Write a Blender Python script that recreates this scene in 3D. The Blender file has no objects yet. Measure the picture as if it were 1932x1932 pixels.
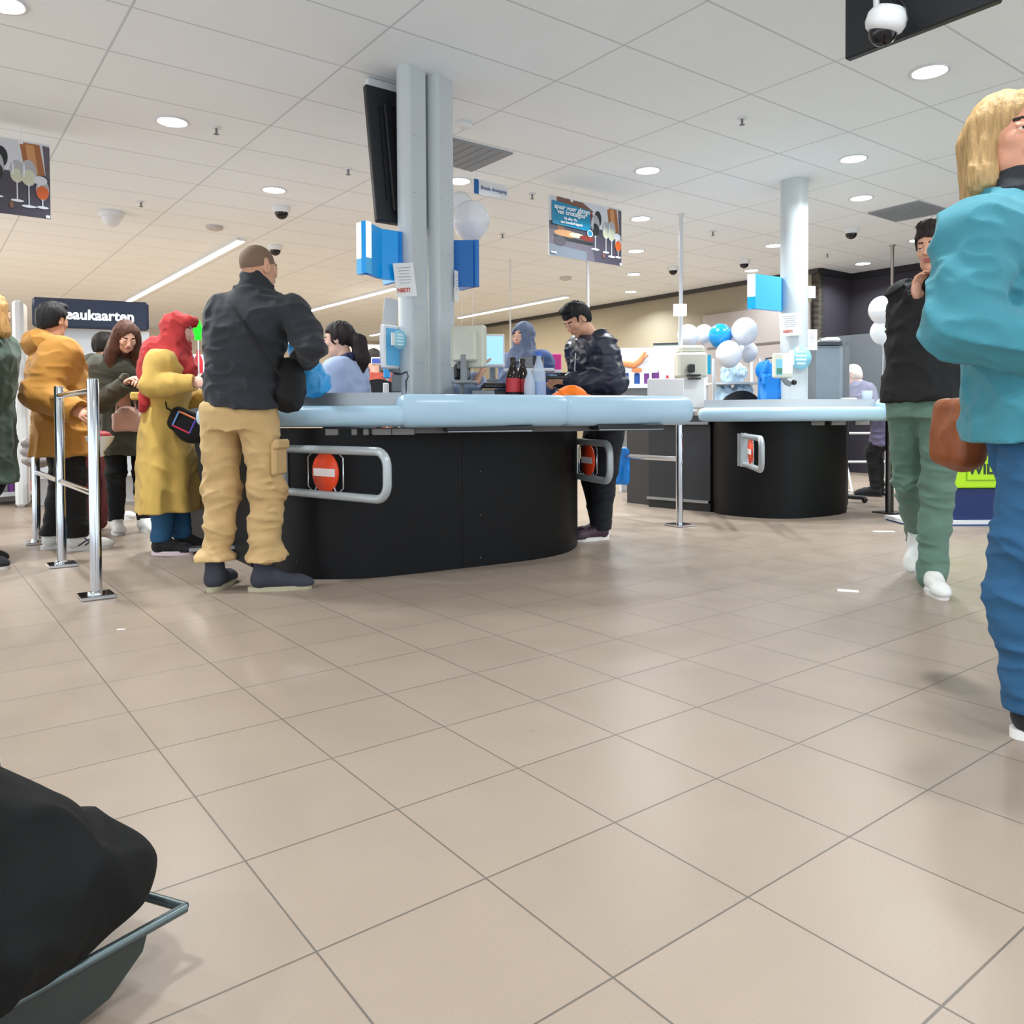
import bpy, math, random
import numpy as np
from mathutils import Matrix, Vector
random.seed(7)
R = math.radians
SC = bpy.context.scene
COL = SC.collection
# ------------------------------------------------------------------ camera
FPX, CX, CY, PITCH, ROLL, CH = 1509.23, 965.59, 821.56, -0.0208, 0.0058, 0.85
CEIL = 3.028
_cp, _sp, _cr, _sr = math.cos(PITCH), math.sin(PITCH), math.cos(ROLL), math.sin(ROLL)
_r = np.array([1, 0, 0.]); _f = np.array([0, _cp, _sp]); _d = np.array([0, _sp, -_cp])
RX = _cr*_r + _sr*_d; DX = -_sr*_r + _cr*_d; FX = _f
def ray(px, py):
    v = RX*(px-CX)/FPX + DX*(py-CY)/FPX + FX
    return v
def PY(px, py, Y):
    v = ray(px, py); t = Y/v[1]
    return (v[0]*t, Y, CH+v[2]*t)
def PZ(px, py, z=0.0):
    v = ray(px, py); t = (z-CH)/v[2]
    return (v[0]*t, v[1]*t, z)
cam = bpy.data.cameras.new('camera'); co = bpy.data.objects.new('camera', cam); COL.objects.link(co)
M = Matrix.Identity(4)
for i in range(3):
    M[i][0] = RX[i]; M[i][1] = -DX[i]; M[i][2] = -FX[i]
M[2][3] = CH
co.matrix_world = M
cam.sensor_width = 36; cam.lens = 36*FPX/1932; cam.shift_x = (966-CX)/1932; cam.shift_y = -(966-CY)/1932
cam.clip_start = 0.05; cam.clip_end = 200
SC.camera = co
# ------------------------------------------------------------------ materials
def srgb(c):
    return tuple(((x/255)/12.92 if x/255 <= .04045 else ((x/255+.055)/1.055)**2.4) for x in c)
MATS = {}
def mat(name, c, rough=.5, metal=0., kind=None, emit=None, es=1., trans=0., alpha=1., spec=.5, sheen=0., amp=.3, sc=60.):
    if name in MATS: return MATS[name]
    m = bpy.data.materials.new(name); m.use_nodes = True
    nt = m.node_tree; b = nt.nodes['Principled BSDF']
    col = (*srgb(c), 1)
    b.inputs['Base Color'].default_value = col
    b.inputs['Roughness'].default_value = rough
    b.inputs['Metallic'].default_value = metal
    b.inputs['Specular IOR Level'].default_value = spec
    if sheen: b.inputs['Sheen Weight'].default_value = sheen
    if trans: b.inputs['Transmission Weight'].default_value = trans; b.inputs['IOR'].default_value = 1.3
    if alpha < 1: b.inputs['Alpha'].default_value = alpha
    if emit:
        b.inputs['Emission Color'].default_value = (*srgb(emit), 1); b.inputs['Emission Strength'].default_value = es
    tc = nt.nodes.new('ShaderNodeTexCoord')
    if kind in ('fabric', 'denim', 'puffer', 'skin', 'plastic', 'leather', 'hair'):
        n = nt.nodes.new('ShaderNodeTexNoise'); n.inputs['Scale'].default_value = {'fabric': 14, 'denim': 9, 'puffer': 8, 'skin': 20, 'plastic': 5, 'leather': 30, 'hair': 30}[kind]
        n.inputs['Detail'].default_value = 5
        if kind == 'hair':
            mp = nt.nodes.new('ShaderNodeMapping'); mp.inputs['Scale'].default_value = (4, 4, .5)
            nt.links.new(tc.outputs['Object'], mp.inputs['Vector']); nt.links.new(mp.outputs['Vector'], n.inputs['Vector'])
        else:
            nt.links.new(tc.outputs['Object'], n.inputs['Vector'])
        mr = nt.nodes.new('ShaderNodeMapRange'); mr.inputs['To Min'].default_value = 1-amp*.7; mr.inputs['To Max'].default_value = 1+amp*.7
        nt.links.new(n.outputs['Fac'], mr.inputs['Value'])
        mx = nt.nodes.new('ShaderNodeMix'); mx.data_type = 'RGBA'; mx.blend_type = 'MULTIPLY'; mx.inputs['Factor'].default_value = 1
        mx.inputs['A'].default_value = col; nt.links.new(mr.outputs['Result'], mx.inputs['B'])
        nt.links.new(mx.outputs['Result'], b.inputs['Base Color'])
        n2 = nt.nodes.new('ShaderNodeTexNoise'); n2.inputs['Scale'].default_value = {'fabric': 300, 'denim': 260, 'puffer': 60, 'skin': 200, 'plastic': 200, 'leather': 120, 'hair': 90}[kind]
        if kind == 'hair': nt.links.new(mp.outputs['Vector'], n2.inputs['Vector'])
        else: nt.links.new(tc.outputs['Object'], n2.inputs['Vector'])
        bp = nt.nodes.new('ShaderNodeBump'); bp.inputs['Strength'].default_value = {'skin': .05, 'plastic': .02, 'hair': .6}.get(kind, .25); bp.inputs['Distance'].default_value = .004
        nt.links.new(n2.outputs['Fac'], bp.inputs['Height']); nt.links.new(bp.outputs['Normal'], b.inputs['Normal'])
    MATS[name] = m
    return m
# ------------------------------------------------------------------ objects
def link(o, parent=None):
    COL.objects.link(o)
    if parent is not None: o.parent = parent
    return o
def tag(o, label=None, cat=None, group=None, kind=None):
    if label: o['label'] = label
    if cat: o['category'] = cat
    if group: o['group'] = group
    if kind: o['kind'] = kind
    return o
def thing(name, label, cat, loc=(0, 0, 0), rz=0., group=None):
    o = bpy.data.objects.new(name, None); o.empty_display_size = .1
    link(o); o.location = loc; o.rotation_euler = (0, 0, rz)
    return tag(o, label, cat, group)
def rotz(a):
    c, s = math.cos(a), math.sin(a)
    return np.array([[c, -s, 0], [s, c, 0], [0, 0, 1.]])
def rotx(a):
    c, s = math.cos(a), math.sin(a)
    return np.array([[1, 0, 0], [0, c, -s], [0, s, c]])
def roty(a):
    c, s = math.cos(a), math.sin(a)
    return np.array([[c, 0, s], [0, 1, 0], [-s, 0, c]])
class MB:
    def __init__(s): s.v = []; s.f = []; s.m = []; s.sm = []
    def add(s, vs, fs, mi=0, smooth=False):
        n = len(s.v); s.v += [tuple(float(q) for q in p) for p in vs]
        for f in fs: s.f.append([i+n for i in f]); s.m.append(mi); s.sm.append(smooth)
        return s
    def box(s, c, size, rz=0., mi=0, rot=None, bev=0.):
        x, y, z = [q/2 for q in size]
        rt = rot if rot is not None else rotz(rz)
        if bev > 0:
            b = min(bev, x*.9, y*.9, z*.9)
            vs = []; idx = {}
            for sx in (-1, 1):
                for sy in (-1, 1):
                    for sz in (-1, 1):
                        for a in range(3):
                            p = [sx*(x-b), sy*(y-b), sz*(z-b)]; p[a] = (sx*x, sy*y, sz*z)[a]
                            idx[(sx, sy, sz, a)] = len(vs); vs.append(rt@np.array(p)+np.array(c))
            fs = []
            for a in range(3):
                o = [(1, 2), (2, 0), (0, 1)][a]
                for sg in (-1, 1):
                    q = []
                    for u, w in ((-1, -1), (1, -1), (1, 1), (-1, 1)):
                        k = [0, 0, 0]; k[a] = sg; k[o[0]] = u; k[o[1]] = w; q.append(idx[(*k, a)])
                    fs.append(q if sg > 0 else q[::-1])
            for a in range(3):
                o = [(1, 2), (2, 0), (0, 1)][a]
                for u in (-1, 1):
                    for w in (-1, 1):
                        k0 = [0, 0, 0]; k1 = [0, 0, 0]; k0[a] = -1; k1[a] = 1
                        for k in (k0, k1): k[o[0]] = u; k[o[1]] = w
                        q = [idx[(*k0, o[0])], idx[(*k1, o[0])], idx[(*k1, o[1])], idx[(*k0, o[1])]]
                        fs.append(q if u*w < 0 else q[::-1])
            for sx in (-1, 1):
                for sy in (-1, 1):
                    for sz in (-1, 1):
                        q = [idx[(sx, sy, sz, a)] for a in range(3)]
                        fs.append(q if sx*sy*sz > 0 else q[::-1])
            return s.add(vs, fs, mi)
        vs = [rt@np.array([sx*x, sy*y, sz*z])+np.array(c) for sx in (-1, 1) for sy in (-1, 1) for sz in (-1, 1)]
        return s.add(vs, [(0, 1, 3, 2), (4, 6, 7, 5), (0, 4, 5, 1), (2, 3, 7, 6), (0, 2, 6, 4), (1, 5, 7, 3)], mi)
    def quad(s, pts, mi=0): return s.add(pts, [list(range(len(pts)))], mi)
    def prism(s, poly, z0, z1, mi=0, smooth=False):
        n = len(poly); vs = [(p[0], p[1], z0) for p in poly]+[(p[0], p[1], z1) for p in poly]
        s.add(vs, [list(range(n))[::-1], list(range(n, 2*n))], mi)
        return s.add(vs, [(i, (i+1) % n, n+(i+1) % n, n+i) for i in range(n)], mi, smooth)
    def slab(s, pts, th, mi=0):   # planar polygon in 3d, extruded by its normal
        P = [np.array(p, float) for p in pts]; n = len(P)
        nn = np.cross(P[1]-P[0], P[2]-P[1]); nn /= np.linalg.norm(nn)
        vs = P+[p-nn*th for p in P]
        return s.add(vs, [list(range(n)), list(range(n, 2*n))[::-1]]+[((i+1) % n, i, n+i, n+(i+1) % n) for i in range(n)], mi)
    def tube(s, pts, r, seg=12, mi=0, cap=True, sx=1.):
        P = [np.array(p, float) for p in pts]; n = len(P)
        rr = r if hasattr(r, '__len__') else [r]*n
        up = None; vs = []
        for i in range(n):
            t = P[min(i+1, n-1)]-P[max(i-1, 0)]; t /= np.linalg.norm(t)+1e-9
            if up is None:
                up = np.array([0, 0, 1.]) if abs(t[2]) < .9 else np.array([1., 0, 0])
            a = up-t*np.dot(up, t); a /= np.linalg.norm(a); up = a; b = np.cross(t, a)
            for k in range(seg):
                q = 2*math.pi*k/seg
                vs.append(P[i]+rr[i]*(math.cos(q)*a+math.sin(q)*sx*b))
        fs = [(i*seg+k, i*seg+(k+1) % seg, (i+1)*seg+(k+1) % seg, (i+1)*seg+k) for i in range(n-1) for k in range(seg)]
        s.add(vs, fs, mi, True)
        if cap: s.add([vs[k] for k in range(seg)][::-1], [list(range(seg))], mi); s.add(vs[-seg:], [list(range(seg))], mi)
        return s
    def lathe(s, prof, c=(0, 0, 0), seg=20, mi=0, rot=None, sx=1., sy=1.):
        vs = []; rt = rot if rot is not None else np.eye(3)
        for r, z in prof:
            for k in range(seg):
                q = 2*math.pi*k/seg; vs.append(rt@np.array([r*sx*math.cos(q), r*sy*math.sin(q), z])+np.array(c))
        n = len(prof)
        s.add(vs, [(i*seg+k, i*seg+(k+1) % seg, (i+1)*seg+(k+1) % seg, (i+1)*seg+k) for i in range(n-1) for k in range(seg)], mi, True)
        s.add(vs[:seg][::-1], [list(range(seg))], mi); s.add(vs[-seg:], [list(range(seg))], mi)
        return s
    def ball(s, c, r, seg=20, mi=0, rot=None):
        r = r if hasattr(r, '__len__') else (r, r, r)
        n = seg//2
        return s.lathe([(max(1e-4, math.sin(math.pi*i/n)), -math.cos(math.pi*i/n)) for i in range(n+1)], (0, 0, 0), seg, mi).xf(c, r, rot, (n+1)*seg+2*seg) 
    def xf(s, c, r, rot, cnt):
        rt = rot if rot is not None else np.eye(3)
        for i in range(len(s.v)-cnt, len(s.v)):
            s.v[i] = tuple(rt@(np.array(s.v[i])*np.array(r))+np.array(c))
        return s
    def build(s, name, mats, parent=None, loc=None, label=None):
        me = bpy.data.meshes.new(name); me.from_pydata(s.v, [], s.f)
        for m in (mats if isinstance(mats, (list, tuple)) else [mats]): me.materials.append(m)
        me.polygons.foreach_set('material_index', s.m); me.polygons.foreach_set('use_smooth', s.sm)
        me.update()
        o = bpy.data.objects.new(name, me); link(o, parent)
        if loc: o.location = loc
        if label: o['label'] = label
        return o
def text(s, size, m, parent, loc, rotm, name='lettering', align='CENTER', bold=.0, ext=.0015, wid=1.):
    cu = bpy.data.curves.new(name, 'FONT'); cu.body = s; cu.size = size; cu.align_x = align; cu.align_y = 'CENTER'
    cu.extrude = ext; cu.offset = bold; cu.resolution_u = 3
    t = bpy.data.objects.new(name, cu)
    dg = bpy.context.evaluated_depsgraph_get()
    COL.objects.link(t); bpy.context.view_layer.update()
    me = bpy.data.meshes.new_from_object(t.evaluated_get(bpy.context.evaluated_depsgraph_get()))
    bpy.data.objects.remove(t)
    me.materials.clear(); me.materials.append(m)
    o = bpy.data.objects.new(name, me); link(o, parent)
    Mx = Matrix.Identity(4)
    for i in range(3):
        for j in range(3): Mx[i][j] = rotm[i][j]*(wid if j == 0 else 1)
        Mx[i][3] = loc[i]
    o.matrix_local = Mx
    return o
def facing(xdir, up=(0, 0, 1)):   # matrix whose x runs along the text, y is up, z is the outward normal
    x = np.array(xdir, float); x /= np.linalg.norm(x); y = np.array(up, float); y -= x*np.dot(x, y); y /= np.linalg.norm(y)
    z = np.cross(x, y)
    return np.array([x, y, z]).T
def copy_tree(o, parent=None):
    c = o.copy(); COL.objects.link(c)
    if parent is not None: c.parent = parent
    for ch in list(o.children): copy_tree(ch, c)
    return c
# ------------------------------------------------------------------ implicit surfaces
class Vol:
    def __init__(s, lo, hi, h):
        s.lo = np.array(lo, np.float32); s.h = h
        n = np.ceil((np.array(hi)-np.array(lo))/h).astype(int)+1
        s.ax = [(s.lo[i]+h*np.arange(n[i])).astype(np.float32) for i in range(3)]
        s.d = np.full(n, .2, np.float32)
    def add(s, prim, k=.02, op='u'):
        fn, lo, hi = prim
        m = k+s.h*2
        sl = []
        for i in range(3):
            a = int(np.searchsorted(s.ax[i], lo[i]-m)); b = int(np.searchsorted(s.ax[i], hi[i]+m))
            if b-a < 1: return s
            sl.append(slice(a, b))
        X = s.ax[0][sl[0]][:, None, None]; Y = s.ax[1][sl[1]][None, :, None]; Z = s.ax[2][sl[2]][None, None, :]
        e = fn(X, Y, Z); q = s.d[tuple(sl)]
        if op == 'u': s.d[tuple(sl)] = smin(q, e, k)
        elif op == 's': s.d[tuple(sl)] = -smin(-q, e, k)
        elif op == 'd': s.d[tuple(sl)] = q+e
        return s
    def cut(s, fn):    # keep where fn<0
        X = s.ax[0][:, None, None]; Y = s.ax[1][None, :, None]; Z = s.ax[2][None, None, :]
        s.d = np.maximum(s.d, fn(X, Y, Z)).astype(np.float32); return s
    def disp(s, fn):
        b = np.abs(s.d) < .05
        i = np.nonzero(b)
        s.d[i] += fn(s.ax[0][i[0]], s.ax[1][i[1]], s.ax[2][i[2]]); return s
    def mesh(s):
        d = s.d; ins = d < 0
        for ax in range(3):
            for e in (0, -1):
                sl = [slice(None)]*3; sl[ax] = e; d[tuple(sl)] = np.maximum(d[tuple(sl)], .001); ins[tuple(sl)] = False
        n = d.shape; cn = tuple(q-1 for q in n)
        S = np.zeros((3,)+cn, np.float32); C = np.zeros(cn, np.float32); quads = []
        cid = lambda i, j, k: (i*cn[1]+j)*cn[2]+k
        for ax in range(3):
            a = [slice(None)]*3; b = [slice(None)]*3; a[ax] = slice(0, -1); b[ax] = slice(1, None)
            cr = ins[tuple(a)] != ins[tuple(b)]
            I = np.nonzero(cr); d0 = d[tuple(a)][I]; d1 = d[tuple(b)][I]; t = d0/(d0-d1)
            pos = [I[q].astype(np.float32) for q in range(3)]; pos[ax] = pos[ax]+t
            o1, o2 = [(1, 2), (2, 0), (0, 1)][ax]
            cells = []
            for u, w in ((-1, -1), (0, -1), (0, 0), (-1, 0)):
                c = [I[0], I[1], I[2]]; c = list(c); c[o1] = c[o1]+u; c[o2] = c[o2]+w
                cells.append(c)
                fl = cid(c[0], c[1], c[2])
                for q in range(3): S[q].ravel()[:] += np.bincount(fl, pos[q], S[q].size).astype(np.float32)
                C.ravel()[:] += np.bincount(fl, None, C.size).astype(np.float32)
            Q = np.stack([cid(*c) for c in cells], 1)
            fl = ~(d0 < 0); Q[fl] = Q[fl][:, ::-1]
            quads.append(Q)
        act = np.nonzero(C.ravel() > 0)[0]
        remap = np.full(C.size, -1, np.int64); remap[act] = np.arange(len(act))
        V = np.stack([S[q].ravel()[act]/C.ravel()[act] for q in range(3)], 1)*s.h+s.lo
        return V, remap[np.concatenate(quads)]
def smin(a, b, k):
    if k <= 0: return np.minimum(a, b)
    h = np.maximum(k-np.abs(a-b), 0)/k
    return np.minimum(a, b)-h*h*k*.25
def RC(a, b, ra, rb=None, flat=None):
    rb = ra if rb is None else rb
    a = np.array(a, float); b = np.array(b, float); v = b-a; L = float(v@v)+1e-9
    m = max(ra, rb)*(max(1, flat[1]) if flat else 1); lo = np.minimum(a, b)-m; hi = np.maximum(a, b)+m
    def fn(X, Y, Z):
        x = X-a[0]; y = Y-a[1]; z = Z-a[2]
        t = np.clip((x*v[0]+y*v[1]+z*v[2])/L, 0, 1)
        x = x-t*v[0]; y = y-t*v[1]; z = z-t*v[2]
        rr = ra+(rb-ra)*t
        if flat:
            n, sc = flat; q = (x*n[0]+y*n[1]+z*n[2])*(1/sc-1)
            x = x+q*n[0]; y = y+q*n[1]; z = z+q*n[2]
            return (np.sqrt(x*x+y*y+z*z)-rr)*min(1, sc)
        return np.sqrt(x*x+y*y+z*z)-rr
    return fn, lo, hi
def EL(c, r, rot=None):
    c = np.array(c, float); r = np.array(r, float) if hasattr(r, '__len__') else np.array([r]*3, float)
    m = max(r) if rot is not None else r
    def fn(X, Y, Z):
        x = X-c[0]; y = Y-c[1]; z = Z-c[2]
        if rot is not None:
            q = rot.T; x, y, z = q[0, 0]*x+q[0, 1]*y+q[0, 2]*z, q[1, 0]*x+q[1, 1]*y+q[1, 2]*z, q[2, 0]*x+q[2, 1]*y+q[2, 2]*z
        k0 = np.sqrt((x/r[0])**2+(y/r[1])**2+(z/r[2])**2); k1 = np.sqrt((x/r[0]**2)**2+(y/r[1]**2)**2+(z/r[2]**2)**2)+1e-6
        return k0*(k0-1)/k1
    return fn, c-m, c+m
def BX(c, s, r=.01, rot=None):
    c = np.array(c, float); s = np.array(s, float)/2-r; m = np.linalg.norm(s)+r if rot is not None else s+r
    def fn(X, Y, Z):
        x = X-c[0]; y = Y-c[1]; z = Z-c[2]
        if rot is not None:
            q = rot.T; x, y, z = q[0, 0]*x+q[0, 1]*y+q[0, 2]*z, q[1, 0]*x+q[1, 1]*y+q[1, 2]*z, q[2, 0]*x+q[2, 1]*y+q[2, 2]*z
        x = np.abs(x)-s[0]; y = np.abs(y)-s[1]; z = np.abs(z)-s[2]
        return np.sqrt(np.maximum(x, 0)**2+np.maximum(y, 0)**2+np.maximum(z, 0)**2)+np.minimum(np.maximum(x, np.maximum(y, z)), 0)-r
    return fn, c-m, c+m
def LOFT(st, e=2.3, fold=0., nf=9, ph=0., z_f=None):
    st = sorted(st); zz = np.array([q[0] for q in st]); A = np.array(st)
    g = np.linspace(zz[0], zz[-1], 80)
    T = []
    for j in range(1, 5):
        v = np.interp(g, zz, A[:, j]); k = np.array([.1, .2, .4, .2, .1]); v = np.convolve(np.pad(v, 2, 'edge'), k, 'valid'); T.append(v)
    lo = np.array([(A[:, 1]-A[:, 3]).min()*1.05-.02, (A[:, 2]-A[:, 4]).min()*1.05-.02, zz[0]]); hi = np.array([(A[:, 1]+A[:, 3]).max()*1.05+.02, (A[:, 2]+A[:, 4]).max()*1.05+.02, zz[-1]])
    def fn(X, Y, Z):
        zc = np.clip(Z, zz[0], zz[-1])
        cx, cy, rx, ry = [np.interp(zc, g, t) for t in T]
        x = (X-cx); y = (Y-cy)
        m = 1.
        if fold:
            th = np.arctan2(y, x); w = np.clip(((z_f if z_f else zz[-1])-Z)/.5, 0, 1)
            m = 1+fold*w*(np.sin(nf*th+ph+2*np.sin(3*Z))+.5*np.sin((nf*2-3)*th+ph*2))
        q = (np.abs(x/(rx*m))**e+np.abs(y/(ry*m))**e)**(1/e)
        d = (q-1)*np.minimum(rx, ry)
        return np.maximum(d, np.maximum(Z-zz[-1], zz[0]-Z))
    return fn, lo, hi
_rt = np.random.RandomState(3).rand(32, 32, 32).astype(np.float32)
def vnoise(x, y, z):
    xi = np.floor(x).astype(int); yi = np.floor(y).astype(int); zi = np.floor(z).astype(int)
    fx = x-xi; fy = y-yi; fz = z-zi
    fx = fx*fx*(3-2*fx); fy = fy*fy*(3-2*fy); fz = fz*fz*(3-2*fz)
    g = lambda a, b, c: _rt[(xi+a) & 31, (yi+b) & 31, (zi+c) & 31]
    l = lambda a, b, t: a+(b-a)*t
    return l(l(l(g(0, 0, 0), g(1, 0, 0), fx), l(g(0, 1, 0), g(1, 1, 0), fx), fy), l(l(g(0, 0, 1), g(1, 0, 1), fx), l(g(0, 1, 1), g(1, 1, 1), fx), fy), fz)
def folds(amp, fx=5., fz=11., seed=0., slope=1.5):
    def fn(x, y, z):
        w = vnoise(x*4+seed, y*4+7, z*4+3)*1.3
        n = vnoise(x*fx+seed*3.1+w, y*fx+w+5, z*fz+slope*(x+y)*fx*.4+w+9)
        n2 = vnoise(x*fx*2.1+seed, y*fx*2.1+w, z*fz*2.+slope*(y-x)*fx*.5+w)
        n3 = vnoise(x*fx*4.3+seed, y*fx*4.3+w, z*fz*3.6+slope*(x-y)*fx)
        return -amp*((1-np.abs(2*n-1))**2.2-.35)-amp*.6*((1-np.abs(2*n2-1))**1.8-.4)-amp*.16*(n3-.5)
    return fn
def to_obj(name, parts, mats, parent, maskf=None, label=None):
    V = []; Q = []; n = 0
    for v, q in parts:
        V.append(v); Q.append(q+n); n += len(v)
    V = np.concatenate(V).astype(np.float32); Q = np.concatenate(Q).astype(np.int32)
    me = bpy.data.meshes.new(name)
    me.vertices.add(len(V)); me.vertices.foreach_set('co', V.ravel())
    me.loops.add(Q.size); me.loops.foreach_set('vertex_index', Q.ravel())
    me.polygons.add(len(Q)); me.polygons.foreach_set('loop_start', np.arange(0, Q.size, 4, dtype=np.int32))
    for m in (mats if isinstance(mats, (list, tuple)) else [mats]): me.materials.append(m)
    if maskf is not None:
        me.polygons.foreach_set('material_index', maskf(V[Q].mean(1)).astype(np.int32))
    me.update(calc_edges=True); me.validate()
    me.polygons.foreach_set('use_smooth', np.ones(len(me.polygons), bool))
    o = bpy.data.objects.new(name, me); link(o, parent)
    if label: o['label'] = label
    return o
def blob(name, prims, m, parent, h=.006, k=.02, disp=None, cut=None, maskf=None, label=None):
    lo = np.min([p[1] for p in prims if p[1] is not None], 0)-.03; hi = np.max([p[2] for p in prims if p[2] is not None], 0)+.03
    v = Vol(lo, hi, h)
    for p in prims: v.add(p[:3], p[3] if len(p) > 3 else k, p[4] if len(p) > 4 else 'u')
    if cut: v.cut(cut)
    if disp: v.disp(disp)
    return to_obj(name, [v.mesh()], m, parent, maskf, label)
# ------------------------------------------------------------------ people
def head_prims(s=1., fem=False):
    L = []
    A = lambda p, k=.02, op='u': L.append((*p, k, op))
    A(EL((0, -.014, .032), (.076, .095, .088)), 0)
    A(EL((0, .016, -.03), (.059, .070, .086)), .03)
    A(RC((-.028, .022, -.078), (.028, .022, -.078), .027), .03)
    A(EL((0, .056, -.098), .017), .025)
    for x in (-1, 1):
        A(EL((x*.037, .058, -.022), (.021, .02, .02)), .02)
    A(RC((-.03, .076, .023), (.03, .076, .023), .011 if not fem else .008), .018)
    for x in (-1, 1):
        A(EL((x*.031, .1, .004), (.016, .02, .012)), .012, 's')
        A(EL((x*.031, .0765, .0065), (.0165, .0135, .0095)), .004); A(EL((x*.031, .0755, -.0085), (.0150, .0125, .0055)), .005)
        A(RC((x*.046, .073, .006), (x*.018, .083, .004), .002), .003, 's')
    A(RC((0, .084, .010), (0, .103, -.026), .0075, .0105), .012)
    for x in (-1, 1):
        A(EL((x*.011, .096, -.031), (.0075, .009, .0065)), .006)
    A(RC((-.017, .084, -.053), (.017, .084, -.053), .0062), .006)
    A(RC((-.013, .084, -.063), (.013, .084, -.063), .0068), .006)
    A(RC((-.024, .087, -.0578), (.024, .087, -.0578), .0022), .004, 's')
    for x in (-1, 1):
        A(EL((x*.077, -.012, -.004), (.008, .019, .031), rotz(x*-.25)@rotx(-.15)), .006)
        A(EL((x*.083, -.006, 0), (.004, .009, .016), rotz(x*-.25)), .006, 's')
    return L
def hand_prims(side, curl=.6, spread=1.):
    L = []; A = lambda p, k=.008: L.append((*p, k, 'u'))
    A(RC((0, -.04, 0), (0, .01, 0), .026, .026, flat=((0, 0, 1), .75)), 0)
    A(EL((0, .045, 0), (.039, .05, .015)), .02)
    for i, (x, l, r) in enumerate(((-.030, .062, .0078), (-.010, .078, .0085), (.011, .073, .0085), (.031, .066, .0082))):
        x *= side; p = np.array([x, .082-abs(x)*.25, 0.]); a = .15+curl*.45; dx = x*1.2*spread
        for j, f in enumerate((.45, .32, .23)):
            q = p+l*f*np.array([dx*.35 if j == 0 else 0, math.cos(a), -math.sin(a)])*1.1
            A(RC(p, q, r*(1-.08*j), r*(.95-.1*j)), .004 if j == 0 else .003); p = q; a += curl*.85
    sd = side
    p0 = (sd*.024, .012, -.004); p1 = (sd*.052, .045, -.014); p2 = (sd*.056, .075, -.026-.01*curl)
    A(RC(p0, p1, .014, .0105), .012); A(RC(p1, p2, .0105, .008), .004)
    return L
def prim_xf(p, C, Rm):
    fn, lo, hi = p[:3]; C = np.array(C, float)
    cs = np.array([[lo[0] if i & 1 else hi[0], lo[1] if i & 2 else hi[1], lo[2] if i & 4 else hi[2]] for i in range(8)])
    cs = cs@Rm.T+C
    q = Rm.T
    def f2(X, Y, Z):
        x = X-C[0]; y = Y-C[1]; z = Z-C[2]
        return fn(q[0, 0]*x+q[0, 1]*y+q[0, 2]*z, q[1, 0]*x+q[1, 1]*y+q[1, 2]*z, q[2, 0]*x+q[2, 1]*y+q[2, 2]*z)
    return (f2, cs.min(0), cs.max(0))+tuple(p[3:])
def vol_of(prims, h, pad=.02, k=.02):
    us = [p for p in prims if len(p) < 5 or p[4] == 'u']
    v = Vol(np.min([p[1] for p in us], 0)-pad, np.max([p[2] for p in us], 0)+pad, h)
    for p in prims: v.add(p[:3], p[3] if len(p) > 3 else k, p[4] if len(p) > 4 else 'u')
    return v
EYEW = mat('eye_white', (225, 220, 215), .25); EYEI = mat('eye_iris', (45, 28, 20), .15)
def shoe(parent, at, yaw, m, sole, ln=.28, boot=False, laces=None, stripe=None):
    e = bpy.data.objects.new('shoe', None); link(e, parent); e.location = (at[0], at[1], at[2]); e.rotation_euler = (at[3] if len(at) > 3 else 0, 0, yaw)
    f = ln/.28
    pr = [RC((0, -.075*f, .055), (0, .09*f, .038), .044, .036), EL((0, .11*f, .03), (.043, .055*f, .034)), RC((0, -.068*f, .06), (0, -.062*f, .155 if boot else .1), .043, .046 if boot else .04), RC((0, 0, .06), (0, -.05, .10), .036)]
    v = vol_of(pr, .005, k=.03); v.cut(lambda X, Y, Z: .018-Z+0*X); v.cut(lambda X, Y, Z: Z-(.15 if boot else .105)+0*X)
    to_obj('upper', [v.mesh()], m, e)
    b = MB(); pts = []
    for k in range(28):
        t = 2*math.pi*k/28; y = math.sin(t)*.142*f+.012*f; w = .046 if y > 0 else .040
        w *= 1-.0*y; pts.append((w*math.copysign(abs(math.cos(t))**.75, math.cos(t))-(.006 if y > .05 else 0)*0, y))
    b.prism(pts, 0, .026 if not boot else .022, 0, True); b.build('sole', sole, e)
    if laces:
        b = MB()
        for i in range(4):
            y = -.0+.024*i; b.tube([(-.025, y, .088-i*.008), (0, y+.004, .096-i*.0095), (.025, y, .088-i*.008)], .0035, 6)
        b.build('laces', laces, e)
    if stripe:
        b = MB()
        for x in (-1, 1):
            for a, c in (((-.05, .035), (.03, .08)), ((-.01, .035), (.05, .075)), ((.05, .035), (-.02, .085))):
                b.tube([(x*.047, a[0], a[1]), (x*.046, (a[0]+c[0])/2, (a[1]+c[1])/2+.004), (x*.036, c[0], c[1])], .0045, 6)
        b.build('stripes', stripe, e)
    return e
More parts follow.
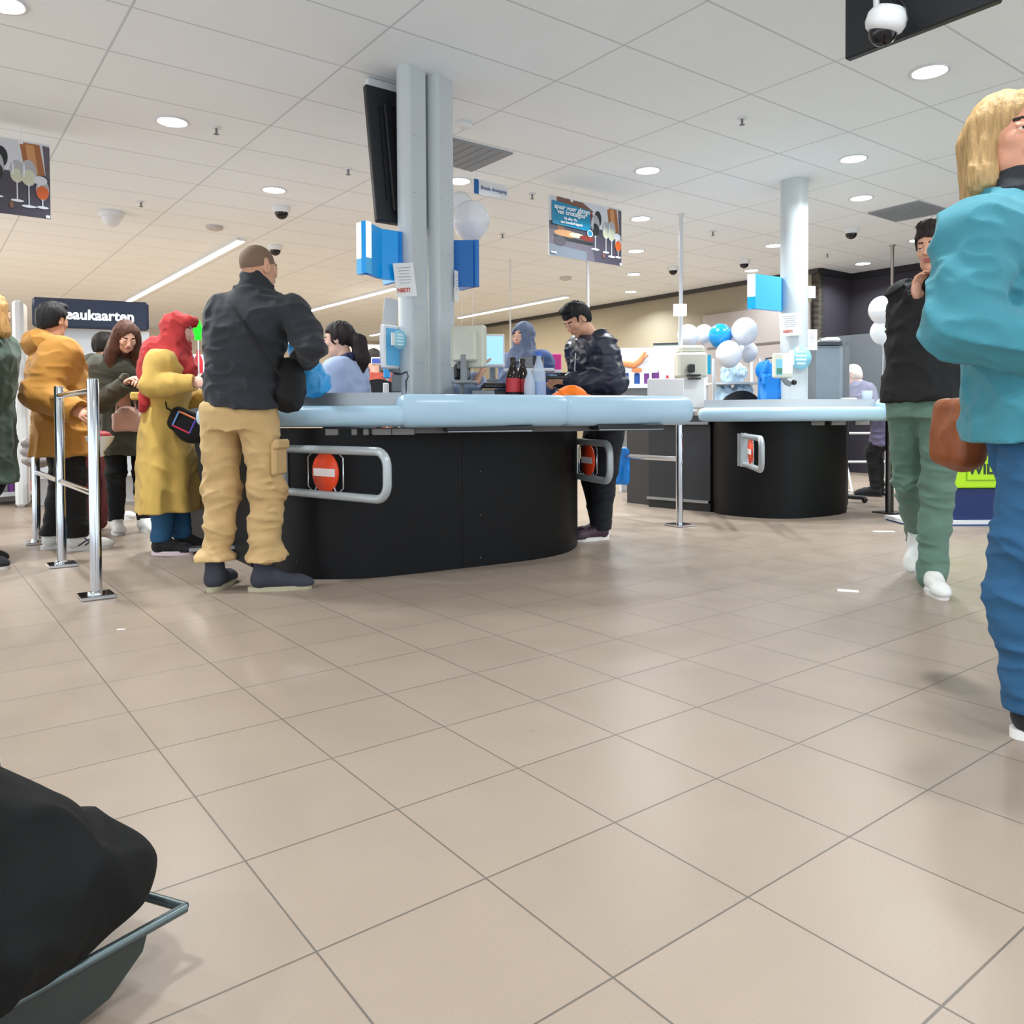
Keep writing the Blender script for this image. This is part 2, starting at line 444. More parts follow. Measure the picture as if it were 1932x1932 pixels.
def person(label, loc, yaw, H=1.75, skin=(205, 160, 135), female=False, pose=None, top=None, legs=None, shoes=None, hair=None, scarf=None, hood=None, hands=True, res=1., hm=None, group=None, cat='person', z=0., mouth=(170, 95, 90), stub=None, brow=(40, 28, 22)):
    s = H/1.75; p = dict(neck=(0, 0, 1.46), head=(0, .02, 1.635), shx=.185 if not female else .16, hipz=.92, hipx=.09, pel=(0, 0),
        elR=(.25, -.03, 1.13), wrR=(.25, .06, .89), elL=(-.25, -.03, 1.13), wrL=(-.25, .06, .89), knR=(.1, .02, .5), knL=(-.1, .02, .5), anR=(.1, -.02, .09), anL=(-.1, -.02, .09),
        fyR=-.15, fyL=.15, hy=0., hp=0., hr=0., curl=.7, palmR=(0, 0, -1), palmL=(0, 0, -1), shy=0.)
    p.update(pose or {})
    for k_, v_ in list(p.items()):
        if isinstance(v_, tuple) and v_ and v_[0] == 'px':
            q_ = np.array(PY(v_[1], v_[2], v_[3]))-np.array([loc[0], loc[1], z]); p[k_] = tuple(rotz(-yaw)@q_/s)
    V3 = lambda k: np.array(p[k], float)*s
    t = thing('person', label, cat, (loc[0], loc[1], z), yaw, group)
    skm = mat('skin_%d_%d_%d' % skin, skin, .5, kind='skin', amp=.08, sheen=.05)
    lipm = mat('lips_%d' % mouth[0], mouth, .4); brm = mat('brow_%d' % brow[0], brow, .8)
    nk = V3('neck'); hd = V3('head'); a = p['shy']
    shR = nk+np.array([p['shx']*math.cos(a), p['shx']*math.sin(a), -.055])*s; shL = nk+np.array([-p['shx']*math.cos(a), -p['shx']*math.sin(a), -.055])*s
    if 'shR' in p: shR = V3('shR')
    if 'shL' in p: shL = V3('shL')
    hipz = p['hipz']*s; pel = np.array([p['pel'][0], p['pel'][1], 0])*s
    hpR = pel+np.array([p['hipx']*s, 0, hipz]); hpL = pel+np.array([-p['hipx']*s, 0, hipz])
    # body: head and neck, coarse core, hands, all one mesh
    HR = rotz(p['hy'])@rotx(-p['hp'])@roty(p['hr'])
    hs = s*(.98 if not female else .95)
    hp_ = [prim_xf((lambda P: ((lambda X, Y, Z, g=P[0]: g(X/hs, Y/hs, Z/hs)*hs), P[1]*hs, P[2]*hs)+tuple(P[3:]))(q), hd, HR) for q in head_prims(1, female)]
    hp_ = [q[:3]+(q[3]*hs,)+q[4:] for q in hp_]
    hp_.append((*RC(hd+HR@np.array([0, -.022, -.055])*hs, nk+np.array([0, -.01, .01])*s, .056*s*(.85 if female else 1), .062*s*(.85 if female else 1)), .02, 'u'))
    parts = [vol_of(hp_, .0036*res).mesh()]
    c = [RC(hpR, hpL, .09*s), RC(pel+np.array([0, 0, hipz]), nk-np.array([0, 0, .16*s]), .09*s, .1*s), RC(shR, shL, .045*s), RC(nk-np.array([0, 0, .1*s]), nk, .06*s, .05*s)]
    for S in 'RL':
        sh, hp = (shR, hpR) if S == 'R' else (shL, hpL)
        c += [RC(sh, V3('el'+S), .042*s, .034*s), RC(V3('el'+S), V3('wr'+S), .034*s, .024*s), RC(hp, V3('kn'+S), .07*s, .045*s), RC(V3('kn'+S), V3('an'+S), .045*s, .032*s)]
    parts.append(vol_of([q+(.03, 'u') for q in c], .014).mesh())
    for S, sd in (('R', -1), ('L', 1)):
        w = V3('wr'+S); e = V3('el'+S); y = w-e; y /= np.linalg.norm(y)
        if 'hd'+S in p: y = np.array(p['hd'+S], float); y /= np.linalg.norm(y)
        n = -np.array(p['palm'+S], float); n = n-y*(n@y)
        if np.linalg.norm(n) < .35: n = np.array([-sd, 0, 0.]); n = n-y*(n@y)
        n /= np.linalg.norm(n)+1e-9; x = np.cross(y, n)
        Rm = np.array([x, y, n]).T
        pr = [prim_xf((lambda P: ((lambda X, Y, Z, g=P[0]: g(X/s, Y/s, Z/s)*s), P[1]*s, P[2]*s)+tuple(P[3:]))(q), w, Rm) for q in hand_prims(sd, p['curl'])]
        parts.append(vol_of(pr, .0036*res).mesh())
    def mask(C):
        q = (C-hd)@HR/hs
        m = np.zeros(len(C), int)
        x, y, zz = np.abs(q[:, 0]), q[:, 1], q[:, 2]
        m[(x < .019-.6*np.abs(zz+.059)) & (y > .078) & (zz < -.049) & (zz > -.069)] = 1
        m[(x > .013) & (x < .046) & (y > .06) & (np.abs(zz-(.026-(x-.03)**2*8)) < .0048) ] = 2
        if stub: m[(zz > .012+.25*y) & (zz < .2) & (y < .062-.0*zz) & (x < .075) & (zz > -.01) | ((zz > .062) & (y < .075))] = 3
        return m
    ml = [skm, lipm, brm]+([mat('stubble', stub, .7)] if stub else [])
    to_obj('body', parts, ml, t, mask)
    for x in (-1, 1):
        b = MB(); b.ball((0, 0, 0), .0112*hs, 14); b.ball(HR@np.array([0, .0064, 0])*hs, np.array([.0064, .0064, .0064])*hs, 10, 1)
        b.build('eye', [EYEW, EYEI], t, tuple(hd+HR@np.array([x*.031, .0770, .0015])*hs))
    # ---- hair
    if hair:
        st, hc = hair[0], hair[1]; hmt = mat('hair_%d_%d' % (hc[0], hc[2]), hc, .55, kind='hair', amp=.9, spec=.3)
        L = []; A = lambda q, k=.02, op='u': L.append((*q, k, op))
        T = .011
        if st == 'short': T = .014
        A(EL((0, -.018, .036), (.076+T, .095+T, .088+T)), 0)
        if st == 'short':
            A(EL((0, -.07, -.02), (.065, .04, .06)), .03)
            A(EL((0, .03, .11), (.065, .055, .03)), .02)
            A(BX((0, .115, -.07), (.3, .16, .24), .02), .01, 's'); A(BX((0, -.03, -.12), (.3, .12, .12), .02), .01, 's'); A(EL((.085, .005, -.01), (.03, .03, .045)), .008, 's'); A(EL((-.085, .005, -.01), (.03, .03, .045)), .008, 's')
        if st == 'tail':
            A(BX((0, .115, -.075), (.3, .17, .26), .03), .02, 's'); A(BX((0, -.0, -.15), (.3, .2, .14), .02), .02, 's')
            A(RC((0, -.105, .02), (0, -.15, -.03), .035, .05)); A(RC((0, -.15, -.03), (0, -.155, -.15), .052, .06)); A(RC((0, -.155, -.15), (0, -.13, -.25), .055, .03))
        if st == 'long':
            A(RC((0, -.07, 0), (0, -.085, -.28), .085, .09))
            for x in (-1, 1):
                A(RC((x*.066, .0, .05), (x*.09, .015, -.11), .034, .046)); A(RC((x*.09, .015, -.11), (x*.115, .05, -.33), .046, .038)); A(RC((x*.06, -.05, -.05), (x*.11, -.04, -.29), .05, .05))
            A(EL((0, .085, -.03), (.056, .075, .098)), .015, 's')
        if st == 'bob':
            A(RC((0, -.07, 0), (0, -.07, -.14), .08, .07))
            for x in (-1, 1): A(RC((x*.066, -.01, .04), (x*.08, .0, -.12), .035, .04))
            A(EL((0, .09, -.03), (.056, .075, .095)), .015, 's')
        L = [prim_xf((lambda P: ((lambda X, Y, Z, g=P[0]: g(X/hs, Y/hs, Z/hs)*hs), P[1]*hs, P[2]*hs)+tuple(P[3:]))(q), hd, HR) for q in L]
        v = vol_of(L, .0045*res); v.disp(folds(.006, 45, 5, 3, .2)); to_obj('hair', [v.mesh()], hmt, t)
    if scarf:
        sm = scarf['m']; L = []; A = lambda q, k=.02, op='u': L.append((*q, k, op))
        A(EL((0, -.018, .034), (.088, .110, .099)), 0); A(EL((0, -.005, -.05), (.078, .08, .09)), .04)
        if scarf.get('peak'): A(EL((0, .065, .075), (.06, .06, .04)), .03)
        A(EL((0, -.03, -.14), (.095, .09, .06)), .05)
        A(EL((0, .10, -.014), (.058, .075, .084)), .012, 's')
        L = [prim_xf((lambda P: ((lambda X, Y, Z, g=P[0]: g(X/hs, Y/hs, Z/hs)*hs), P[1]*hs, P[2]*hs)+tuple(P[3:]))(q), hd, HR) for q in L]
        L.append((*RC(hd+HR@np.array([0, -.01, -.1])*hs, nk+np.array([0, 0, -.0])*s, .08*s, .105*s), .05, 'u'))
        L.append((*EL(nk+np.array([0, 0, -.04])*s, np.array([.16, .13, .065])*s), .05, 'u'))
        for d in scarf.get('drape', []): L.append((*RC(nk+(np.array(d[0])-[0, 0, 1.46])*s, nk+(np.array(d[1])-[0, 0, 1.46])*s, d[2]*s, d[3]*s), .04, 'u'))
        v = vol_of(L, .006*res); v.disp(folds(.013, 8, 12, 2., 3.)); to_obj('headscarf', [v.mesh()], sm, t)
    # ---- top
    if top:
        b = top.get('b', .02); m = top['m']; hem = top.get('hem', .93)*s; e = top.get('e', 2.35)
        fem = .93 if female else 1.
        base = [(.92, .17*fem+.008*female, .12), (1.06, .150*fem, .108), (1.26, .172*fem, .122), (1.37, .165*fem, .108), (1.43, .12*fem, .085), (1.475, .07, .068)]
        st = []
        for zz, rx, ry in base:
            zz *= s; f = np.clip((zz-hipz)/(nk[2]-hipz), 0, 1.05); g = 1-(zz-hipz)/(1.46*s-hipz)
            zt = zz+(nk[2]-1.46*s)*f; cx = pel[0]+(nk[0]-pel[0])*f; cy = pel[1]+(nk[1]-pel[1])*f+math.sin(math.pi*f)*top.get('hunch', 0)
            w = b*(1 if zz < 1.4*s else .5); bf = top.get('belly', 0)*math.exp(-((f-.35)/.3)**2)
            st.append((zt, cx, cy+bf*.4, rx*s*top.get('w', 1)+w, ry*s*top.get('dp', 1)+w+bf))
        z0, fl = st[0][0], top.get('flare', .0)
        st = [q for q in st if q[0] > hem-.001 or q is st[-1]]
        if hem < z0:
            st = [(hem-.03, pel[0]+top.get('hx', 0), pel[1]+top.get('hyy', 0), st[0][3]+fl*(z0-hem), st[0][4]+fl*(z0-hem)*.8)]+st
        else: st = [(hem-.03, st[0][1], st[0][2], st[0][3]*1.0, st[0][4])]+st
        if top.get('belt'):
            zb = top['belt']*s
            st = [(q[0], q[1], q[2], q[3]*(1-.16*math.exp(-((q[0]-zb)/.05)**2)), q[4]*(1-.14*math.exp(-((q[0]-zb)/.05)**2))) for q in st]
            st.append((zb, np.interp(zb, [q[0] for q in sorted(st)], [q[1] for q in sorted(st)]), 0, .155*s+b*.6, .115*s+b*.6)); st.sort()
        L = [(*LOFT(st, e, top.get('fold', .012), top.get('nf', 8), top.get('ph', 0), top.get('zf')), 0, 'u')]
        L.append((*RC(shR, shL, .058*s+b*.7, .058*s+b*.7, flat=((0, 1, 0), 1.15)), .05, 'u'))
        arms = []
        for S in 'RL':
            sh = shR if S == 'R' else shL; E_ = V3('el'+S); W = V3('wr'+S); cf = top.get('cuff', .0)
            W2 = E_+(W-E_)*(1-cf)
            ar = top.get('ar', 1.)
            arms += [(*RC(sh, E_, (.054*s+b)*ar, (.043*s+b)*ar), .03, 'u'), (*RC(E_, W2, (.044*s+b)*ar, (.031*s+b*.8)*ar), .02, 'u')]
            dcut = (W2-E_)/np.linalg.norm(W2-E_)
            arms.append((*RC(W2+dcut*(.031*s+b), W2+dcut*(.12*s), .036*s+b, .04*s+b), .004, 's'))
        L += arms
        if top.get('collar'):
            ch = top['collar']; L.append((*RC(nk+np.array([0, -.005, -.02])*s, nk+np.array([0, .01, ch])*s, .074*s, .07*s), .02, 'u'))
            L.append((*RC(nk+np.array([0, 0, ch*.8])*s, nk+np.array([0, .015, ch+.1])*s, .058*s, .062*s), .004, 's'))
        v = vol_of(L, top.get('h', .0075))
        v.cut(lambda X, Y, Z: hem-Z+0*X)
        fd = folds(top.get('fa', .012), top.get('ffx', 5), top.get('ffz', 9), top.get('seed', 1.), top.get('fs', 1.5))
        if top.get('quilt'):
            q = top['quilt']; v.disp(lambda x, y, zz: -.0035*np.abs(np.sin(zz*math.pi/q+np.sin(x*9)*.35+np.sin(y*11)*.3))+.004)
        v.disp(fd)
        v.d = np.maximum(v.d, -np.maximum(v.d+.022, (v.ax[2]-(hem+.05))[None, None, :])).astype(np.float32)
        tm = [m]+([top['band'][0]] if top.get('band') else [])
        mf = None
        if top.get('band'):
            z0b, z1b = top['band'][1]*s, top['band'][2]*s
            mf = lambda C: ((C[:, 2] > z0b) & (C[:, 2] < z1b) & (np.abs(C[:, 0]) < .2*s) & (C[:, 1] > -.3)).astype(int)
        to_obj(top.get('name', 'jacket'), [v.mesh()], tm, t, mf, None)
    if hood:
        L = [(*EL(nk+np.array(hood.get('at', (0, -.1, .0)))*s, np.array(hood.get('r', (.14, .085, .085)))*s), .03, 'u'), (*RC(nk+np.array([-.09, -.02, -.01])*s, nk+np.array([.09, -.02, -.01])*s, .055*s), .04, 'u')]
        v = vol_of(L, .0065); v.disp(folds(.014, 8, 10, 4.)); to_obj('hood', [v.mesh()], hood['m'], t)
        if hood.get('fur'):
            L = []
            for k in range(15):
                a = math.pi*(.0+k/14.); c = nk+np.array([.15*math.cos(a), -.03-.15*math.sin(a), .03+.03*math.sin(a)])*s
                L.append((*EL(c, .042*s), .02, 'u'))
            v = vol_of(L, .006); v.disp(folds(.016, 45, 45, 1.)); to_obj('fur_trim', [v.mesh()], hood['fur'], t)
    # ---- legs
    if legs:
        b = legs.get('b', .015); hz = legs.get('hem', .09)
        L = [(*LOFT([(hipz-.1*s, pel[0], pel[1]-.0, .15*s+b*.5, .115*s+b), (hipz, pel[0], pel[1], .165*s+b*.5, .12*s+b), (hipz+.055*s, pel[0], pel[1], .150*s+b*.4, .106*s+b*.4)], 2.4, 0), 0, 'u')] if not legs.get('nopel') else []
        for S in 'RL':
            hp = hpR if S == 'R' else hpL; k_, a_ = V3('kn'+S), V3('an'+S)
            L.append((*RC(hp, k_, .085*s+b, legs.get('kr', .06)*s+b), .025 if not legs.get('nopel') else .01, 'u'))
            L.append((*RC(k_, a_, legs.get('kr', .06)*s+b, legs.get('ar', .042)*s+b), .02, 'u'))
            if legs.get('cuff'):
                q = a_+(k_-a_)*.17; L.append((*EL(q, ((legs['ar']+.03)*s+b, (legs['ar']+.03)*s+b, .045)), .02, 'u'))
        v = vol_of(L, legs.get('h', .0075))
        fb = folds(legs.get('fa', .011), 5, 13, legs.get('seed', 2.), 2.)
        def fl(x, y, zz):
            w = .5+.9*np.exp(-((zz-.5*s)/.14)**2)+.9*np.exp(-((zz-.16*s)/.1)**2)
            return fb(x, y, zz)*w*np.clip((hipz-zz)/.12, .1, 1)
        v.disp(fl)
        if top: v.d += (np.clip((v.ax[2]-(top.get('hem', .93)*s+.015))/.04, 0, 1)*.03)[None, None, :].astype(np.float32)
        if not legs.get('lift'): v.cut(lambda X, Y, Z: hz-Z+0*X)
        to_obj(legs.get('name', 'trousers'), [v.mesh()], legs['m'], t)
        if legs.get('cuffs'):
            for S in 'RL':
                a_ = V3('an'+S); bb = MB(); bb.lathe([(.043, 0), (.049, .015), (.047, .04), (.052, .06)], (a_[0], a_[1], legs['cuffs']), 20); bb.build('cuff', legs['m'], t)
    if shoes:
        for S in 'RL':
            a_ = V3('an'+S); lift = p.get('lf'+S, (0, 0))
            shoe(t, (a_[0]+math.sin(-p['fy'+S])*.065*s, a_[1]+math.cos(p['fy'+S])*.065*s, lift[0], lift[1]), p['fy'+S], shoes['m'], shoes['sole'], shoes.get('ln', .28)*s**.5, shoes.get('boot', False), shoes.get('laces'), shoes.get('stripe'))
    return t
def strap(parent, pts, w, m, name='strap'):
    b = MB(); b.tube(pts, w, 8, sx=.35); return b.build(name, m, parent)
# ------------------------------------------------------------------ setting
BA = .6457; UD = np.array([math.cos(BA), math.sin(BA), 0]); VD = np.array([-math.sin(BA), math.cos(BA), 0]); UP = np.array([0, 0, 1.])
def grid_mat(name, base, line, sx, sy, w, rough, var=.05, noise=6., spec=.5, soft=.0015, stain=0.):
    m = bpy.data.materials.new(name); m.use_nodes = True; nt = m.node_tree; N = nt.nodes; Lk = nt.links; b = N['Principled BSDF']
    tc = N.new('ShaderNodeTexCoord'); sp = N.new('ShaderNodeSeparateXYZ'); Lk.new(tc.outputs['Object'], sp.inputs[0])
    def mth(op, a, c=None):
        n = N.new('ShaderNodeMath'); n.operation = op
        for i, q in enumerate((a, c)):
            if q is None: continue
            if isinstance(q, (int, float)): n.inputs[i].default_value = q
            else: Lk.new(q, n.inputs[i])
        return n.outputs[0]
    ds = []; ids = []
    for o, sz in (('X', sx), ('Y', sy)):
        q = mth('DIVIDE', sp.outputs[o], sz); r = mth('ADD', q, .5)
        d = mth('MULTIPLY', mth('ABSOLUTE', mth('SUBTRACT', mth('FRACT', r), .5)), sz); ds.append(d); ids.append(mth('FLOOR', q))
    dm = mth('MINIMUM', ds[0], ds[1])
    mr = N.new('ShaderNodeMapRange'); mr.inputs['From Min'].default_value = w/2; mr.inputs['From Max'].default_value = w/2+soft; Lk.new(dm, mr.inputs['Value'])
    cb = N.new('ShaderNodeCombineXYZ'); Lk.new(ids[0], cb.inputs[0]); Lk.new(ids[1], cb.inputs[1])
    wn = N.new('ShaderNodeTexWhiteNoise'); Lk.new(cb.outputs[0], wn.inputs['Vector'])
    ns = N.new('ShaderNodeTexNoise'); ns.inputs['Scale'].default_value = noise; ns.inputs['Detail'].default_value = 6; Lk.new(tc.outputs['Object'], ns.inputs['Vector'])
    ns2 = N.new('ShaderNodeTexNoise'); ns2.inputs['Scale'].default_value = 220; ns2.inputs['Detail'].default_value = 3; Lk.new(tc.outputs['Object'], ns2.inputs['Vector'])
    f = mth('ADD', mth('MULTIPLY', mth('SUBTRACT', wn.outputs['Value'], .5), var), mth('ADD', mth('MULTIPLY', mth('SUBTRACT', ns.outputs['Fac'], .5), var*2), mth('MULTIPLY', mth('SUBTRACT', ns2.outputs['Fac'], .5), var*3)))
    f = mth('ADD', f, 1.)
    if stain:
        vo = N.new('ShaderNodeTexVoronoi'); vo.inputs['Scale'].default_value = 2.3; vo.inputs['Randomness'].default_value = 1; Lk.new(tc.outputs['Object'], vo.inputs['Vector'])
        s2 = N.new('ShaderNodeMapRange'); s2.inputs['From Min'].default_value = .012; s2.inputs['From Max'].default_value = .03; s2.inputs['To Min'].default_value = 1-stain; Lk.new(vo.outputs['Distance'], s2.inputs['Value'])
        f = mth('MULTIPLY', f, s2.outputs[0])
    mx = N.new('ShaderNodeMix'); mx.data_type = 'RGBA'; mx.blend_type = 'MULTIPLY'; mx.inputs['Factor'].default_value = 1; mx.inputs['A'].default_value = (*srgb(base), 1); Lk.new(f, mx.inputs['B'])
    m2 = N.new('ShaderNodeMix'); m2.data_type = 'RGBA'; Lk.new(mr.outputs[0], m2.inputs['Factor']); m2.inputs['A'].default_value = (*srgb(line), 1); Lk.new(mx.outputs['Result'], m2.inputs['B'])
    Lk.new(m2.outputs['Result'], b.inputs['Base Color']); b.inputs['Specular IOR Level'].default_value = spec
    rr = N.new('ShaderNodeMapRange'); rr.inputs['To Min'].default_value = rough-.08; rr.inputs['To Max'].default_value = rough+.1; Lk.new(ns.outputs['Fac'], rr.inputs['Value']); Lk.new(rr.outputs[0], b.inputs['Roughness'])
    bp = N.new('ShaderNodeBump'); bp.inputs['Strength'].default_value = .25; bp.inputs['Distance'].default_value = .002; Lk.new(mr.outputs[0], bp.inputs['Height']); Lk.new(bp.outputs['Normal'], b.inputs['Normal'])
    return m
def struct(o): o['kind'] = 'structure'; return o
FLM = grid_mat('floor_tiles', (149, 134, 121), (100, 92, 85), .3327, .3327, .0026, .32, .06, 5., .2, .0012, .25)
CLM = grid_mat('ceiling_tiles', (240, 247, 250), (203, 210, 214), 1.2, .615, .009, .8, .02, 2., .2, .004)
def plane_obj(name, m, loc, rz, pts, flip):
    Ri = rotz(-rz); b = MB(); P = [tuple(Ri@(np.array([x, y, 0.])-np.array([loc[0], loc[1], 0]))) for x, y in pts]
    b.quad(P[::-1] if flip else P); o = struct(b.build(name, m)); o.location = loc; o.rotation_euler = (0, 0, rz)
plane_obj('floor', FLM, (-.9534*.3327, 3.7921*.3327, 0), .6511, [(-8, -4.5), (6.2, -4.5), (6.2, 3.5), (12.5, 3.5), (14, 30), (-24, 30), (-24, 13), (-8, 7)], False)
plane_obj('ceiling', CLM, (1.038, 4.2267, CEIL), BA, [(-6.5, -3.2), (4.8, -3.2), (4.8, 4.5), (12.5, 4.5), (14, 30), (-24, 30), (-24, 14), (-6.5, 8)], True)
def wall(name, a, b, m, z1=CEIL, th=.12, z0=0.):
    a = np.array(a, float); b = np.array(b, float); d = (b-a)/np.linalg.norm(b-a); n = np.array([-d[1], d[0]])*th
    w = MB(); w.prism([tuple(a), tuple(b), tuple(b+n), tuple(a+n)], z0, z1); return struct(w.build(name, m))
WB = mat('wall_beige', (146, 138, 120), .8, kind='plastic', amp=.05); WD = mat('wall_dark', (46, 42, 52), .75, kind='plastic', amp=.1); WF = mat('wall_far', (214, 204, 190), .8, kind='plastic', amp=.05)
TRM = mat('trim_dark', (60, 57, 56), .6)
c0 = PY(1545, 511, 11.75)[:2]; c0 = np.array(c0)
ur, vr = UD[:2], VD[:2]
c1 = c0+ur*.85; c2 = c1-vr*11; cf = c0+vr*13.5
wall('wall_back', cf, c0, WB); wall('wall_alcove', c0, c1, WD); wall('wall_right', c1, c2, WD, th=.12)
wall('wall_far', cf-ur*24, cf, WF)
t_ = MB()
for a, b_ in ((cf, c0),):
    d = (b_-a)/np.linalg.norm(b_-a); n = np.array([d[1], -d[0]])
    t_.prism([tuple(a+n*.0), tuple(b_), tuple(b_+n*.03), tuple(a+n*.03)], CEIL-.07, CEIL-.001)
struct(t_.build('trim_1', TRM))
t_ = MB()
for a, b_ in ((c0, c1), (c1, c2)):
    d = (b_-a)/np.linalg.norm(b_-a); n = np.array([d[1], -d[0]])
    t_.prism([tuple(a), tuple(b_), tuple(b_+n*.04), tuple(a+n*.04)], CEIL-.09, CEIL-.001)
struct(t_.build('trim_2', mat('trim_black', (22, 20, 24), .6)))
# grey panel recess with door lines on the beige wall, near the corner
t_ = MB(); q0 = c0+vr*.12; q1 = c0+vr*2.1; nn = -ur
t_.prism([tuple(q0), tuple(q0+nn*.05), tuple(q1+nn*.05), tuple(q1)], 0, 2.55); t_.prism([tuple(q0+vr*.2+nn*.05), tuple(q0+vr*.2+nn*.06), tuple(q1-vr*.1+nn*.06), tuple(q1-vr*.1+nn*.05)], 1.98, 2.01, 1)
struct(t_.build('door_1', [mat('door_grey', (158, 150, 148), .6), mat('door_line', (96, 90, 90), .6)]))
# ------------------------------------------------------------------ lamps
EM = mat('lamp_glow', (255, 255, 255), .5, emit=(255, 252, 246), es=14.)
WH = mat('white_plastic', (226, 228, 230), .4, kind='plastic', amp=.04); WHM = mat('white_metal', (222, 226, 230), .35, .1)
CHROME = mat('chrome', (200, 205, 212), .12, 1.); STEEL = mat('steel', (165, 168, 172), .3, 1.); BLK = mat('black_plastic', (20, 21, 24), .35, kind='plastic', amp=.1)
DOWN = [(1754, 134), (1610, 299), (1625, 373), (1732, 453), (1460, 463), (1628, 497), (1418, 510), (1222, 321), (1209, 412), (1200, 473), (1196, 517), (1190, 550), (325, 229), (517, 358), (866, 341), (4, 5), (1843, 385)]
WHERE = ['beside the hanging black screen at top right', 'above and right of the rear round pillar', 'between the rear pillar and the grey ceiling vent', 'right of the dark dome camera near the walking shopper', 'just left of the rear pillar', 'far away above the dark alcove', 'right above the light blue box sign', 'above the wine poster, nearest of its row', 'right of the wine poster top', 'right of the wine poster middle', 'just below the wine poster row, fourth away', 'farthest of the row behind the wine poster', 'on the left, between the left poster and the pillars', 'above the shaved head of the man in khaki trousers', 'partly behind the double pillar', 'at the top left corner of the photo', 'behind the blonde hair of the woman in turquoise']
proto = None
def downlight(x, y, lab, power=30, col=(.92, .98, 1)):
    global proto
    g = 'round recessed ceiling downlights'
    if proto is None:
        t = thing('downlight', lab, 'ceiling light', (x, y, CEIL), 0, g)
        b = MB(); b.lathe([(.115, -.001), (.118, -.008), (.105, -.011), (.097, -.002)], seg=32); b.build('ring', WHM, t)
        b = MB(); b.lathe([(.0005, -.0035), (.096, -.0035), (.096, -.0025), (.0005, -.0025)], seg=32); b.build('diffuser', EM, t)
        proto = t
    else:
        t = copy_tree(proto); t.location = (x, y, CEIL); t['label'] = lab
    L = bpy.data.lights.new('downlight_lamp', 'AREA'); L.shape = 'DISK'; L.size = .19; L.energy = power; L.color = col; L.spread = R(140)
    lo = bpy.data.objects.new('downlight_lamp', L); COL.objects.link(lo); lo.location = (x, y, CEIL-.02)
    return t
LP = 28
for (px, py), w in zip(DOWN, WHERE):
    q = PZ(px, py, CEIL); downlight(q[0], q[1], 'glowing round ceiling downlight '+w, LP*(.6 if px in (1610, 1625, 1460, 1628, 1418) else 1.05))
for i, (x, y) in enumerate(((-1.2, 3.2), (1.2, 2.2), (-3.4, 2.6), (-.9, .6), (1.3, -.2), (-3, -.6), (3.4, .4), (.2, -2.4), (-2.4, -3.2), (2.8, -2.6))):
    if i < 1: continue
    downlight(x, y, 'round ceiling downlight above the front of the shop', 20)
def strip(a, b, lab, w=.07, col=(1, .9, .74), power=60, em=None):
    a = np.array(PZ(*a, CEIL)); b = np.array(PZ(*b, CEIL)); d = b-a; L_ = np.linalg.norm(d); c = (a+b)/2; an = math.atan2(d[1], d[0])
    t = thing('strip_light', lab, 'strip light', (c[0], c[1], CEIL), an, 'linear ceiling lights over the shelves')
    m = MB(); m.box((0, 0, -.018), (L_, w+.02, .034)); m.build('housing', WHM, t)
    m = MB(); m.box((0, 0, -.038), (L_-.01, w, .006)); m.build('diffuser', em or mat('strip_glow', (255, 250, 240), .5, emit=(255, 246, 228), es=9.), t)
    l = bpy.data.lights.new('strip_lamp', 'AREA'); l.shape = 'RECTANGLE'; l.size = L_; l.size_y = w; l.energy = power; l.color = col
    lo = bpy.data.objects.new('strip_lamp', l); COL.objects.link(lo); lo.location = (c[0], c[1], CEIL-.06); lo.rotation_euler = (0, 0, an)
strip((232, 571), (455, 449), 'long bright strip light running diagonally above the red headscarf', .085, power=160)
strip((575, 586), (748, 540), 'strip light running behind the ponytailed cashier towards the double pillar', .085, power=90)
strip((866, 597), (1070, 557), 'strip light over the cashier in the blue-grey headscarf', .085, power=70)
strip((700, 631), (745, 621), 'short far strip light left of the cash register screen', .1, power=50)
for x, y, an in ((-7.5, 8, -.92), (-9.5, 11.5, -.92), (-11, 8, -.92)):
    l = bpy.data.lights.new('strip_lamp', 'AREA'); l.shape = 'RECTANGLE'; l.size = 4; l.size_y = .1; l.energy = 120; l.color = (1, .88, .7)
    lo = bpy.data.objects.new('strip_lamp', l); COL.objects.link(lo); lo.location = (x, y, CEIL-.06); lo.rotation_euler = (0, 0, an)
    t = thing('strip_light', 'strip light over the shelves at the far left of the shop', 'strip light', (x, y, CEIL), an, 'linear ceiling lights over the shelves')
    m = MB(); m.box((0, 0, -.018), (4, .1, .034)); m.build('housing', WHM, t); m = MB(); m.box((0, 0, -.038), (3.98, .08, .006)); m.build('diffuser', MATS['strip_glow'], t)
# ------------------------------------------------------------------ ceiling fittings
GV = mat('vent_grey', (140, 148, 155), .6)
def vent(pts, lab, m=None):
    q = [np.array(PZ(*p, CEIL)) for p in pts]; c = sum(q)/4
    t = thing('ceiling_vent', lab, 'ceiling vent', tuple(c), 0)
    b = MB(); b.prism([tuple((p-c)[:2]) for p in q], -.012, -.001); b.build('plate', GV, t)
    b = MB()
    for i in range(1, 9):
        f = i/9; a = q[0]+(q[1]-q[0])*f-c; d = q[3]+(q[2]-q[3])*f-c; b.tube([(a[0]*.96, a[1]*.96, -.014), (d[0]*.96, d[1]*.96, -.014)], .004, 4)
    b.build('slat', mat('vent_slat', (132, 140, 147), .6), t)
vent([(800, 246), (968, 288), (890, 322), (740, 280)], 'grey square ceiling vent right behind the double pillar')
vent([(1733, 378), (1797, 397), (1690, 417), (1637, 401)], 'grey square ceiling vent right of the rear pillar')
DK = mat('dome_smoke', (18, 18, 24), .08)
